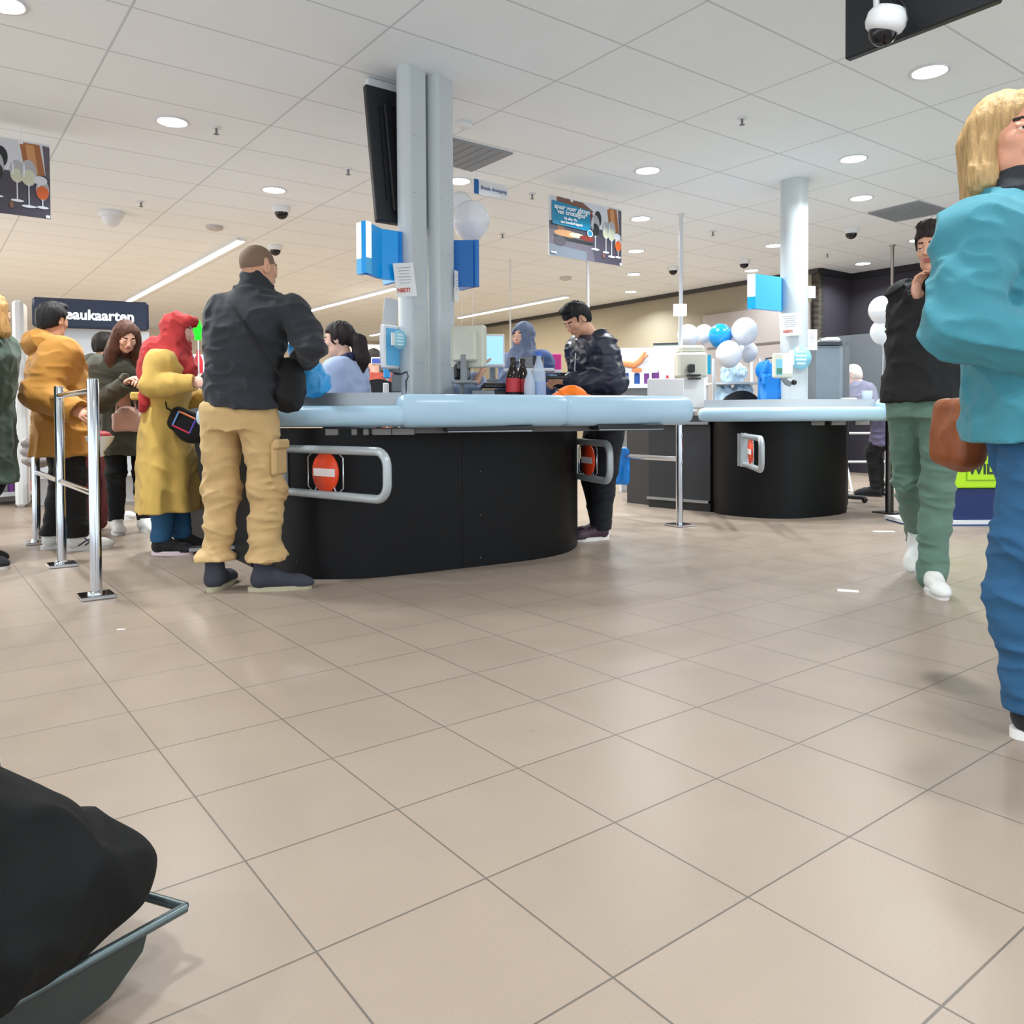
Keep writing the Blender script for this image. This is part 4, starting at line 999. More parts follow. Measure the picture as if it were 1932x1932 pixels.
q = PZ(1678, 968); b = MB(); t = thing('barrier', 'dark steel post at the right end of the rear counter', 'barrier', (q[0], q[1], 0)); b.lathe([(.035, .012), (.035, 1.04)], seg=20); pst = b.build('post', mat('dark_steel', (90, 88, 84), .3, .9), t)
b = MB(); b.box((0, 0, .006), (.2, .2, .012), .5); b.build('base_plate', MATS['dark_steel'], pst)
# ------------------------------------------------------------------ rear checkout counter
rc = thing('checkout_counter', 'rear black checkout counter with a pale blue bumper beyond the gap', 'checkout counter', PZ(1480, 978)[:2]+(0,), 0)
O = np.array(rc.location)
path = smooth_path([rel(PZ(*p)) for p in ((1340, 930), (1338, 955), (1350, 968), (1400, 975), (1480, 979), (1550, 975), (1590, 969), (1598, 962), (1598, 940))], 5)
b = MB(); shell(b, path, 0, .83, .03); b.build('front_panel', CB, rc)
pp = [rel(PY(px, 776, Y)) for px, Y in ((1331, 6.85), (1400, 6.70), (1480, 6.62), (1560, 6.68), (1655, 6.85))]
profile_bumper(rc, smooth_path(pp, 5), .815, .935, .07)
profile_bumper(rc, smooth_path([rel(PY(px, 776, Y)) for px, Y in ((1668, 6.87), (1700, 6.95), (1760, 7.1))], 4), .815, 1.0, .08)
b = MB(); shell(b, smooth_path([(p[0], p[1]+.05, 0) for p in pp], 4), .935, 1.0, .02); b.build('belt_side', mat('belt_pale', (196, 198, 200), .4, .4), rc)
b = MB(); b.prism([(p[0], p[1]+.06) for p in pp]+[rel(PY(px, 776, Y))[:2] for px, Y in ((1740, 7.2), (1700, 7.45), (1540, 7.5), (1345, 7.25))], .9, .935); b.build('worktop', WTOP, rc)
b = MB()
for px in (1500, 1545, 1585, 1630): q = rel(PY(px, 805, 6.72)); b.box((q[0], q[1]+.05, .80), (.12, .05, .04), bev=.003)
b.build('bracket', MATS['bracket_grey'], rc)
def blk(name, lab, cat, pts, z0, z1, m, trims=()):
    c = np.mean([PZ(*p) for p in pts[:2]], 0); t = thing(name, lab, cat, (c[0], c[1], 0)); P = [np.array(PZ(*p))-c for p in pts]
    d = (P[1]-P[0])/np.linalg.norm(P[1]-P[0]); n = np.array([-d[1], d[0], 0])
    b = MB(); b.prism([tuple(P[0][:2]), tuple(P[1][:2]), tuple((P[1]+n*.4)[:2]), tuple((P[0]+n*.4)[:2])], z0, z1); b.build('body', m, t)
    for z in trims: b = MB(); mm = (P[0]+P[1])/2-n*.015; b.box((mm[0], mm[1], z), (np.linalg.norm(P[1]-P[0]), .04, .025), math.atan2(d[1], d[0])); b.build('steel_strip', STEEL, t)
    return t
blk('cabinet', 'dark grey cabinet with steel strips between the two counters', 'cabinet', ((1224, 956), (1340, 966)), 0, .87, mat('cab_grey', (36, 39, 43), .45, kind='plastic', amp=.1), (.09, .80))
blk('cabinet', 'narrow dark grey cabinet left of the one with steel strips', 'cabinet', ((1183, 948), (1224, 953)), 0, .8, mat('cab_grey2', (44, 45, 47), .5, kind='plastic', amp=.1))
# ------------------------------------------------------------------ register equipment
SCR = mat('screen_blue', (120, 170, 215), .2, emit=(140, 185, 225), es=.9); BEI = mat('beige_plastic', (206, 206, 192), .45, kind='plastic', amp=.04); GRS = mat('grey_plastic', (128, 134, 138), .45, kind='plastic', amp=.06)
SCD = mat('screen_teal', (70, 130, 165), .2, emit=(70, 130, 165), es=.5)
def monitor(label, c, yaw, w, h, frame, scr, th=.04, stand=.16, name='register_screen', tiltx=0.):
    t = thing(name, label, 'screen', tuple(c), yaw)   # screen faces local -y
    Rt = rotx(tiltx)
    b = MB(); b.box((0, 0, 0), (w, th, h), rot=Rt, bev=.008); b.box(tuple(Rt@np.array([0, th*.7, 0])), (w*.7, th, h*.7), rot=Rt, bev=.01); b.build('casing', frame, t)
    b = MB(); b.box(tuple(Rt@np.array([0, -th/2-.001, 0])), (w*.86, .004, h*.84), rot=Rt); b.build('display', scr, t)
    if stand:
        b = MB(); b.tube([(0, th, -h*.2), (0, th+.01, -h/2-stand)], .022, 10); b.box((0, th, -h/2-stand+.01), (w*.5, .16, .02), bev=.005); b.build('stand', GRS, t)
    return t
c = np.array(PY(736, 655, 4.95)); monitor('upright register screen left of the double pillar, above the ponytail', c, 1.05, .15, .27, WH, SCD, stand=0)
p_ = MB(); a = np.array(PY(750, 690, 5.0)); t = thing('screen_arm', 'grey swivel arm and cable on the left of the double pillar', 'bracket', tuple(a)); p_.tube([(-.05, 0, -.02), (.02, 0, -.04), (.07, .05, -.05)], .018, 10); p_.box((.0, 0, -.11), (.07, .06, .12), bev=.01); p_.build('arm', GRS, t)
p_ = MB(); p_.tube([(-.02, -.02, -.05), (.03, -.05, -.055), (.065, -.06, -.04), (.075, -.06, -.07), (.06, -.06, -.1), (.06, -.05, -.2)], .004, 6); p_.build('cable', BLK, t)
p_ = MB(); p_.box((-.01, 0, -.24), (.09, .03, .13), .2, bev=.004); p_.build('blue_leaflets', mat('leaflet', (150, 190, 225), .5), t)
def disc_sign(px, py, Y, r, lab, yaw=0.):
    c = np.array(PY(px, py, Y)); t = thing('round_sign', lab, 'sign', tuple(c), yaw); ro = np.array([[1, 0, 0], [0, 0, 1], [0, -1, 0]]).T
    b = MB(); b.lathe([(.0005, -.002), (r, -.002), (r, .002), (.0005, .002)], (0, 0, 0), 32, rot=ro); b.build('disc', mat('disc_cyan', (150, 216, 236), .4), t)
    b = MB()
    for i in range(4): b.box((0, -.004, r*(.5-.33*i)), (r*(1.1-.2*abs(i-1.5)), .002, r*.12))
    b.build('text_lines', mat('line_white', (236, 246, 250), .5), t)
    b = MB(); b.box((-r*.9, .0, -.0), (r*.5, .01, r*1.3), bev=.003); b.build('clip', WH, t)
disc_sign(754, 641, 4.9, .06, 'light blue round sign beside the upright register screen', .9)
disc_sign(1511, 675, 7.25, .105, 'light blue round sign on the rear round pillar', .2)
monitor('large beige register display seen from behind, right of the double pillar', np.array(PY(884, 655, 4.97)), math.pi-.35, .22, .26, BEI, GRS, .07, .1, 'register_display')
monitor('touch screen with a pale blue display in front of the waving hand', np.array(PY(929, 662, 5.45)), .05, .165, .225, WH, SCR, .05, .1, 'register_screen', -.1)
def leaflet(px, py, Y, w, h, lab, word, yaw=0., roll=0.):
    c = np.array(PY(px, py, Y)); t = thing('notice', lab, 'notice', tuple(c), yaw); Rr = roty(roll)
    b = MB(); b.box((0, 0, 0), (w, .003, h), rot=Rr); b.build('paper', mat('paper', (234, 236, 236), .6), t)
    b = MB()
    for i in range(6): b.box(tuple(Rr@np.array([-.01*w, -.003, h*(.36-.09*i)])), (w*(.66-.08*(i % 3)), .001, h*.016), rot=Rr)
    b.build('text_lines', mat('line_grey', (160, 158, 170), .6), t)
    if word: text(word, h*.17, mat('letter_red', (206, 90, 70), .5), t, tuple(Rr@np.array([-w*.12, -.004, -h*.31])), Rr@facing((1, 0, 0)), bold=.001)
leaflet(764, 528, 4.91, .13, .205, 'white notice with red letters taped to the double pillar', 'NIET!', .45, -.12)
leaflet(1491, 612, 7.275, .19, .205, 'white notice with red letters on the rear round pillar', 'NIET!', -.1, -.05)
leaflet(861, 540, 5.2, .05, .2, 'white notice edge on the right side of the double pillar', '', 1.2)
leaflet(1531, 551, 7.44, .075, .11, 'small white card right of the rear pillar, above the larger one', '', .1)
leaflet(1532, 641, 7.44, .1, .19, 'larger white card right of the rear pillar', '', .1)
b = MB(); c = PY(727, 600, 5.3); t = thing('notice', 'plain white sheet left of the double pillar above the register screen', 'notice', c, .5); b.box((0.03, 0, -.02), (.1, .004, .3), rot=roty(.12)); b.build('paper', MATS['paper'], t)
# white terminal on the rear pillar
t = thing('price_checker', 'white wall terminal with a small picture on the rear pillar', 'terminal', PY(1476, 690, 7.15), .12)
b = MB(); b.box((0, 0, 0), (.17, .07, .22), bev=.012); b.build('casing', BEI, t); b = MB(); b.box((.03, -.037, .01), (.09, .004, .16), 0); b.build('display', SW, t)
b = MB(); b.box((-.045, -.037, -.015), (.06, .004, .14), 0, 0); b.box((-.045, -.0395, -.05), (.05, .002, .05), 0, 1); b.build('picture', [mat('pic_cyan', (120, 190, 210), .5), mat('pic_green', (70, 130, 110), .5)], t)
b = MB(); b.tube([(.0, 0, -.1), (.04, .0, -.15), (.09, .05, -.16)], .025, 10); b.ball((.1, -.02, -.15), .025, 12, 1); b.build('arm', [GRS, BLK], t)
# register stand under the white pole
t = thing('register_stand', 'tall white register stand with printer under the thin white pole', 'register stand', PY(1303, 762, 7.1)[:2]+(0,), 0)
f = lambda px, py, dy=0.: np.array(PY(px, py, 7.1+dy))-np.array(t.location)
c = f(1303, 722); b = MB(); b.box((c[0], 0, c[2]-.05), (.21, .2, .36), bev=.01); b.build('column', WH, t)
c = f(1302, 690); b = MB(); b.box((c[0], -.02, c[2]), (.26, .2, .22), bev=.02); b.box((c[0], -.0, c[2]+.14), (.22, .18, .07), bev=.02); b.build('display_casing', BEI, t)
c = f(1297, 697); b = MB(); b.box((c[0], -.15, c[2]), (.05, .06, .07), .1, bev=.006); b.box((c[0]+.02, -.14, c[2]-.06), (.11, .08, .012)); b.box((c[0]+.03, -.14, c[2]-.09), (.1, .08, .012)); b.build('printer', BLK, t)
for px, w in ((1278, .02), (1335, .05)):
    c = f(px, 688); b = MB(); b.box((c[0], 0, c[2]), (w, .05, .17), 0); b.build('cyan_trim', mat('trim_cyan', (0, 160, 200), .4), t)
c = f(1283, 585); b = MB(); b.box((c[0], .0, c[2]), (.115, .02, .105), bev=.003); b.tube([(c[0]+.01, .015, c[2]), (c[0]+.01, .03, f(1283, 670)[2])], .02, 10, 1); b.build('sign_plate', [SW, WHM], t)
b = MB(); c = PY(1256, 735, 6.6); t = thing('white_screen_panel', 'wide white panel standing on the counter left of the register stand', 'panel', c, .05); b.box((0, 0, 0), (.3, .03, .18), bev=.006); b.build('panel', WH, t); b = MB(); b.box((-.03, .0, -.10), (.42, .16, .02)); b.build('shelf', DGR, t)
# small equipment on the near worktop
def simple(name, lab, cat, m, c, size, yaw=0., bev=.006, extra=None, group=None):
    t = thing(name, lab, cat, tuple(c), yaw, group); b = MB(); b.box((0, 0, 0), size, bev=bev); b.build('body', m, t)
    if extra: extra(t)
    return t
ZT = .925
def kb(t):
    b = MB()
    for i in range(4):
        for j in range(9): b.box((-.09+j*.0225, -.03+i*.02, .016), (.017, .015, .008), bev=.002)
    b.build('keys', DGR, t)
q = PY(942, 728, 5.05); simple('keyboard', 'black keyboard tilted beside the touch screen', 'keyboard', BLK, (q[0], q[1], ZT+.13), (.22, .1, .025), .2, extra=kb)
q = PY(940, 735, 5.12); simple('receipt_printer', 'dark boxy receipt printer below the black keyboard', 'printer', DGR, (q[0], q[1], ZT+.055), (.2, .16, .11), .1, extra=lambda t: MB().box((0, -.082, .01), (.12, .004, .03)).build('paper_slot', BLK, t))
q = PY(912, 738, 4.95); simple('grey_box', 'small grey cash tray box beside the pillar base', 'box', GRS, (q[0], q[1], ZT+.05), (.14, .12, .1), 0, extra=lambda t: MB().box((0, -.062, .0), (.09, .004, .05)).build('slot', BLK, t))
q = PY(1000, 683, 5.5); t = thing('label_printer', 'white and black label printer on a raised shelf before the smiling cashier', 'printer', (q[0], q[1], q[2]), -.1)
b = MB(); b.prism([(-.07, -.08), (.07, -.08), (.07, .08), (-.07, .08)], -.045, .03); b.box((.055, 0, .0), (.07, .17, .07), bev=.01, mi=1); b.box((-.07, -.06, -.01), (.06, .02, .02), mi=1); b.build('body', [GRS, BLK], t)
b = MB(); b.box((0, 0, -.06), (.34, .24, .02), bev=.005); b.tube([(0, 0, -.07), (0, 0, ZT-q[2])], .03, 12); b.build('shelf', WH, t)
q = PY(872, 700, 5.0); t = thing('card_terminal', 'black and grey payment terminal beside the double pillar', 'card terminal', (q[0], q[1]-.02, q[2]), .2)
b = MB(); b.box((0, 0, 0), (.1, .05, .12), rot=rotx(-.3), bev=.012); b.box((0, -.03, .03), (.07, .01, .04), rot=rotx(-.3), mi=1); b.ball((.03, -.04, -.02), (.014, .02, .035), 12, 1); b.tube([(0, .02, -.04), (0, .02, ZT-q[2])], .015, 10, 1); b.build('body', [BLK, GRS], t)
def bottle(px, Y, h, r, lab, body, cap, label=None, liquid=None, lz=(.35, .7)):
    q = PY(px, 750, Y); t = thing('bottle', lab, 'bottle', (q[0], q[1], ZT+.0005), 0, None)
    b = MB(); b.lathe([(r*.85, 0), (r, .012), (r, h*.55), (r*.96, h*.62), (r*.6, h*.78), (r*.36, h*.88), (r*.36, h*.95)], seg=20); b.build('body', body, t)
    b = MB(); b.lathe([(r*.42, h*.93), (r*.42, h), (r*.38, h*1.01)], seg=16); b.build('cap', cap, t)
    if label: b = MB(); b.lathe([(r*1.02, h*lz[0]), (r*1.02, h*lz[1])], seg=20); b.build('wrapper', label, t)
COLA = mat('cola', (30, 12, 12), .1); RED = mat('label_red', (190, 44, 52), .4); CLR = mat('clear_plastic', (205, 222, 240), .08, alpha=.55)
bottle(968, 4.95, .30, .043, 'dark cola bottle with a red wrapper, left one of the pair', COLA, COLA, RED, lz=(.3, .58)); bottle(986, 5.06, .30, .043, 'dark cola bottle with a red wrapper, right behind its twin', COLA, COLA, RED, lz=(.3, .58))
bottle(1017, 4.95, .335, .042, 'tall clear water bottle with a blue cap', CLR, mat('cap_blue', (50, 100, 190), .4), mat('label_pale', (150, 175, 215), .4), lz=(.15, .45))
q = PY(999, 720, 4.9); t = thing('bottle', 'small clear bottle with a green base between cola and water', 'bottle', (q[0], q[1], ZT+.0005)); b = MB(); b.lathe([(.033, .06), (.036, .12), (.028, .17), (.014, .2), (.014, .22)], seg=18); b.build('body', CLR, t); b = MB(); b.lathe([(.03, 0), (.036, .02), (.034, .06)], seg=18); b.build('green_base', mat('green_plastic', (30, 140, 80), .4), t)
b = MB(); q = PY(1080, 740, 4.85); t = thing('orange_pouch', 'bright orange cloth pouch lying on the counter before the man in navy', 'pouch', (q[0], q[1], ZT)); 
blob('cloth', [(*EL((0, 0, .07), (.07, .06, .055)), .0), (*EL((-.07, 0, .04), (.07, .06, .045)), .05), (*EL((.07, .0, .03), (.08, .06, .04)), .05)], mat('orange_cloth', (255, 122, 10), .7, kind='fabric', amp=.1), t, .006, disp=folds(.008, 12, 12), cut=lambda X, Y, Z: .001-Z+0*X)
q = PY(1052, 708, 5.2); simple('card_reader', 'black card reader held between the hands of the man in navy', 'card reader', BLK, PY(1050, 712, 5.33), (.15, .08, .025), .3, extra=lambda t: MB().box((-.03, 0, .014), (.05, .05, .003)).build('display', SCR, t))
simple('display_stand', 'pink and white upright stand behind the smiling cashier', 'display', mat('pink_card', (226, 60, 150), .5), PY(1043, 684, 6.6), (.14, .04, .14), -.1, extra=lambda t: (MB().box((0, -.0, -.16), (.14, .05, .2), bev=.004).build('white_lower', WH, t), MB().tube([(0, 0, -.2), (0, 0, -PY(1043, 684, 6.6)[2])], .012, 8).build('pole', WHM, t)))
# chairs
def chair(px, py, Y, lab, w=.24, yaw=0.):
    c = PY(px, py, Y); t = thing('swivel_chair', lab, 'chair', (c[0], c[1], 0), yaw, 'black swivel chairs at the checkouts')
    top = c[2]; v = MB(); pts = [(w*.9*math.cos(a), max(math.sin(a), -.35)*.22*(1 if math.sin(a) > 0 else .6)) for a in np.linspace(0, 2*math.pi, 28, endpoint=False)]
    P = [(x, -.02+.35*x*x, top-.22+z) for x, z in pts]; Q = [(x, .04+.35*x*x, z) for x, _, z in P]; n = len(P)
    v.add(P+Q, [list(range(n)), list(range(n, 2*n))[::-1]]+[((i+1) % n, i, n+i, n+(i+1) % n) for i in range(n)], 0, False); v.build('backrest', mat('chair_black', (34, 36, 40), .7, kind='fabric', amp=.1), t)
    v = MB(); v.box((0, .0, top-.40), (.05, .02, .3)); v.lathe([(.03, .06), (.03, top-.6)], (0, .22, 0), 12); v.build('column', DGR, t)
    v = MB(); v.box((0, .22, top-.56), (.42, .42, .07), bev=.03); v.build('seat', MATS['chair_black'], t)
    v = MB()
    for k in range(5): a = k*1.2566; v.tube([(0, .22, .07), (.25*math.cos(a), .22+.25*math.sin(a), .05)], .016, 8); v.ball((.26*math.cos(a), .22+.26*math.sin(a), .027), .026, 10)
    v.build('base', BLK, t)
chair(714, 715, 6.3, 'black chair back just left of the other, behind the ponytailed cashier'); chair(745, 722, 7.15, 'black chair back touching the double pillar'); chair(1399, 737, 7.85, 'black rounded chair back behind the rear counter')
# ------------------------------------------------------------------ balloons
def balloon(px, py, r_, Y, col, lab, g):
    zs = .93 if 'pillar' in g else 1.45 if 'rear' in g else .95
    r = r_*Y/FPX; c = PY(px, py, Y); t = thing('balloon', lab, 'balloon', c, 0, g); m = mat('balloon_'+col, {'white': (236, 238, 244), 'blue': (20, 150, 225)}[col], .22, spec=.6)
    b = MB(); b.lathe([(max(.0005, r*math.sin(a)*(1 if a > 1.2 else .97+.0*a)), -r*1.06*math.cos(a)*(1. if a > 1.57 else 1.04)) for a in np.linspace(0.02, math.pi-.001, 18)], seg=28); b.build('skin', m, t)
    b = MB(); b.lathe([(.004, -r*1.09), (.012, -r*1.16), (.0005, -r*1.165)], seg=10); b.tube([(0, 0, -r*1.16), (.01, 0, -r*1.5), (0, .0, -(c[2]-zs))], .0012, 5); b.build('knot', m, t)
for a in ((889, 416, 35, 5.6, 'white', 'large white balloon right of the double pillar', 'balloons by the double pillar'), (868, 388, 24, 6.0, 'white', 'white balloon mostly hidden behind the large one by the double pillar', 'balloons by the double pillar'),
          (1298, 633, 20, 7.9, 'white', 'white balloon behind the thin white pole', 'balloons at the rear checkout'), (1328, 631, 18, 8.1, 'white', 'white balloon between the white pole and the blue balloon', 'balloons at the rear checkout'), (1359, 634, 22, 7.8, 'blue', 'the only blue balloon', 'balloons at the rear checkout'),
          (1405, 625, 24.5, 7.7, 'white', 'white balloon at the upper right of the blue one', 'balloons at the rear checkout'), (1375, 668, 24, 7.6, 'white', 'white balloon directly below the blue one', 'balloons at the rear checkout'), (1411, 664, 18.5, 7.95, 'white', 'small white balloon under the upper right one', 'balloons at the rear checkout'),
          (1665, 585, 25, 8.2, 'white', 'upper white balloon beside the black-coated shopper', 'balloons near the glass screen'), (1665, 626, 22, 8.25, 'white', 'lower white balloon beside the black-coated shopper', 'balloons near the glass screen')):
    balloon(*a)
# ------------------------------------------------------------------ bags
def bag(name, lab, c, prims, m, k=.03, disp=None, handles=None, h=.006, cat='bag', yaw=0., hm=None):
    t = thing(name, lab, cat, tuple(c), yaw); blob('body', prims, m, t, h, k, disp or folds(.012, 7, 9, 3.))
    if handles: b = MB(); [b.tube(p, r, 8) for p, r in handles]; b.build('handle', hm or m, t)
    return t
BLB = mat('blue_plastic_bag', (0, 128, 220), .35, kind='plastic', amp=.25)
bag('carrier_bag', 'bright blue carrier bag hanging beside the rear register', PY(1455, 725, 7.5), [(*BX((0, 0, -.1), (.2, .16, .36), .04), 0), (*EL((-.03, 0, .13), (.09, .06, .08)), .05), (*EL((.08, .0, -.02), (.07, .06, .2)), .03)], BLB, disp=folds(.03, 9, 4, 5.), handles=[([(-.06, 0, .17), (-.05, 0, .24), (.03, 0, .25), (.05, 0, .17)], .008)], hm=BLK)
bag('carrier_bag', 'blue carrier bag seen below the near counter behind the navy trousers', PY(1169, 880, 6.9), [(*BX((0, 0, 0), (.15, .12, .30), .03), 0)], BLB, disp=folds(.025, 9, 4, 2.), handles=[([(-.04, 0, .14), (-.04, 0, .27), (.0, 0, .27), (.0, 0, .14)], .006)])
# white plastic shelf with bags
t = thing('bag_rack', 'white rack with clear plastic bags under the balloons', 'rack', PY(1383, 757, 8.3)[:2]+(0,), 0)
b = MB()
for x in (-.24, .24):
    for y in (-.15, .15): b.tube([(x, y, 0), (x, y, 1.45)], .016, 8)
for z in (.7, 1.0, 1.2): b.box((0, 0, z), (.5, .32, .02))
b.build('frame', WHM, t)
for i, (x, z, s_) in enumerate(((-.1, 1.09, .1), (.08, 1.1, .1), (.0, 1.3, .12), (-.12, .82, .13), (.12, .82, .12))):
    c = np.array(t.location)+np.array([x, -.02, z]); tt = thing('plastic_bag', 'crumpled clear plastic bag on the %s shelf of the white rack' % ('lower' if z < .9 else 'middle' if z < 1.2 else 'top'), 'bag', tuple(c), 0, 'clear plastic bags on the white rack %d' % (0 if z < .9 else 1 if z < 1.2 else 2))
    blob('film', [(*EL((0, 0, 0), (s_, s_*.9, s_*.8)), 0)], mat('film', (196, 222, 240), .15), tt, .012, disp=folds(.04, 14, 14, i))
# glass sneeze screen and dark framed cabinet at the right
a = np.array(PY(1548, 637, 7.9)); c = np.array(PY(1700, 627, 7.3)); t = thing('glass_screen', 'clear glass screen in front of the white-haired shopper', 'glass screen', (a[0], a[1], 0))
b = MB(); d = c-a; b.prism([(0, 0), (d[0], d[1]), (d[0]+.004, d[1]+.008), (.004, .008)], .95, a[2]); b.build('pane', mat('glass', (225, 235, 240), .02, alpha=.1, spec=.8), t)
b = MB(); b.tube([(0, 0, .0), (0, 0, a[2])], .012, 8); b.box((d[0]*.93, d[1]*.93, c[2]-.02), (.05, .03, .03)); b.build('clamp', STEEL, t)
t = thing('glass_cabinet', 'grey glass cabinet with a dark frame right of the rear pillar', 'cabinet', PY(1560, 757, 7.9)[:2]+(0,), .0)
b = MB(); b.box((-.03, 0, 1.12), (.27, .3, .84), bev=.004); b.build('pane', mat('glass_grey', (112, 124, 134), .12, kind='plastic', amp=.25), t)
b = MB(); b.box((.125, -.0, 1.12), (.05, .34, .9)); b.box((-.02, -.0, 1.56), (.34, .34, .03)); b.box((0, 0, .34), (.3, .3, .68)); b.build('frame', DGR, t)
b = MB(); b.box((.02, 0, 1.60), (.16, .2, .05), bev=.02); b.build('papers', WH, t)
b = MB(); c = PY(1640, 745, 7.7); t = thing('drinking_glass', 'square glass tumbler standing behind the rear counter', 'glass', (c[0]-.02, c[1], .96)); b.lathe([(.03, 0), (.045, .01), (.05, .14), (.046, .14), (.04, .02), (.001, .015)], seg=20); b.build('body', CLR, t)
b = MB(); c = PY(1597, 748, 7.6); simple('white_box', 'small white box behind the rear counter', 'box', WH, (c[0]+.02, c[1], .99), (.12, .1, .08))
# trestle frame & stool behind the rear counter
t = thing('trestle_frame', 'white metal trestle frame behind the rear counter legs', 'frame', PZ(1640, 925)[:2]+(0,), 0)
b = MB(); w = .42
for x in (-.28, .28):
    b.tube([(x, -.2, .0), (x*.95, 0, .33), (x, .2, 0)], .012, 8); b.tube([(x, -.2, .01), (x, .2, .01)], .01, 8); b.tube([(x, 0, .33), (x, 0, .9)], .014, 8)
b.tube([(-.3, 0, .33), (.3, 0, .33)], .013, 8); b.tube([(-.3, 0, .66), (.05, 0, .66)], .013, 8); b.build('frame', WHM, t)
t = thing('side_table', 'small teal table with a white cup behind the dark steel post', 'table', PZ(1672, 900)[:2]+(0,), 0)
b = MB(); b.lathe([(.02, .02), (.02, .42)], seg=10); b.lathe([(.2, 0), (.2, .02)], seg=20); b.build('leg', DGR, t); b = MB(); b.prism([(-.2, -.15), (.2, -.15), (.2, .15), (-.2, .15)], .42, .44); b.build('top', mat('teal_top', (70, 140, 135), .5), t)
c = t.location; b = MB(); tt = thing('cup', 'white cup on the small teal table', 'cup', (c[0]-.06, c[1]-.05, .4405)); b.lathe([(.05, 0), (.07, .05), (.065, .16), (.03, .17)], seg=16); b.build('body', WH, tt)
t = thing('stool', 'blue-seated stool behind the dark steel post', 'stool', PZ(1685, 905)[:2]+(0,)); b = MB(); b.lathe([(.14, .74), (.16, .77), (.12, .79)], seg=20); b.build('seat', mat('seat_blue', (20, 110, 190), .5), t); b = MB()
for x in (-.1, .1): b.tube([(x*1.5, -.1, 0), (x, 0, .74)], .01, 8); b.tube([(x*1.5, .1, 0), (x, 0, .74)], .01, 8)
b.build('leg', WHM, t)
c = PZ(1612, 948); b = MB(); t = thing('chair_base', 'black castor base of a chair poking out beside the rear counter', 'chair', (c[0], c[1], 0)); b.tube([(-.2, 0, .07), (.08, -.05, .05)], .022, 8); b.lathe([(.03, .05), (.03, .6)], (-.2, 0, 0), 12); b.build('arm', BLK, t); b = MB(); b.ball((.08, -.05, .03), .03, 12); b.build('castor', BLK, t)
# promotional display at the right
t = thing('promotion_stand', 'lime green and navy display stand behind the walking legs', 'display stand', PZ(1875, 992)[:2]+(0,), 0)
b = MB(); b.box((0, .22, .16), (.56, .34, .26), bev=.01); b.build('navy_base', mat('navy_card', (0, 34, 92), .5), t)
b = MB(); b.box((0, .22, .43), (.6, .38, .28), bev=.01); b.build('lime_body', mat('lime_card', (176, 226, 10), .5), t)
b = MB(); b.box((.0, .026, .43), (.40, .002, .16)); b.build('outline', mat('lime_dark', (120, 170, 10), .5), t); b = MB(); b.box((.0, .024, .43), (.385, .002, .15)); b.build('inset', MATS['lime_card'], t)
text('WIL', .11, mat('ink_navy', (24, 50, 40), .5), t, (-.09, .022, .435), facing((1, 0, 0)), bold=.004)
b = MB(); pts = [(-.66+.12*(1-math.cos(a)), .12-.12*math.sin(a)) for a in np.linspace(0, math.pi/2, 7)]+[(.4, 0), (.4, .4), (-.66, .4)]; b.prism(pts, .012, .04, 0); b.prism([(x*.985+.0, y*.97+.006) for x, y in pts], 0, .012, 1); b.build('foot_plate', [WH, mat('blue_edge', (50, 90, 160), .5)], t)
# papers on the floor
for (px, py, w, h, a, lab) in ((1600, 1115, .095, .05, -.35, 'white slip of paper on the tiles left of the white sneaker'), (1668, 1003, .15, .05, -.1, 'white paper strip on the floor below the rear counter'), (228, 1188, .03, .012, .2, 'tiny white scrap on the floor before the chrome barrier')):
    c = PZ(px, py); b = MB(); b.box((c[0], c[1], .0012), (w, h, .0015), a); tag(b.build('paper_scrap', MATS['paper']), lab, 'paper')
# ------------------------------------------------------------------ gift card gondola
o = PY(60, 560, 8.0); t = thing('card_display', 'white shelf unit with a navy header reading cadeaukaarten', 'display stand', (o[0], o[1], 0), .42)
W_ = 1.06; zt = o[2]; hb = .30
b = MB(); b.box((W_/2, .0, zt-hb/2), (W_, .06, hb), bev=.025); b.build('header', mat('navy_header', (40, 52, 78), .35, kind='plastic', amp=.1), t)
text('cadeaukaarten', .142, mat('lettering_white', (250, 250, 252), .4, emit=(255, 255, 255), es=.6), t, (W_/2-.02, -.034, zt-.165), facing((1, 0, 0)), bold=.004)
b = MB(); b.box((W_/2, .14, (zt-hb)/2), (W_, .08, zt-hb)); b.box((-.12, .1, zt/2-.02), (.1, .3, zt-.04), bev=.03); 
for z in (.3, .7, 1.1, 1.45): b.box((W_/2, -.02, z), (W_, .28, .025))
b.build('shelving', WH, t)
PC = [(200, 40, 50), (40, 90, 170), (240, 200, 60), (60, 150, 90), (230, 230, 235), (220, 120, 40), (120, 60, 140), (90, 60, 40), (30, 150, 190), (245, 160, 170)]
PMt = [mat('pack_%d' % i, c, .45) for i, c in enumerate(PC)]
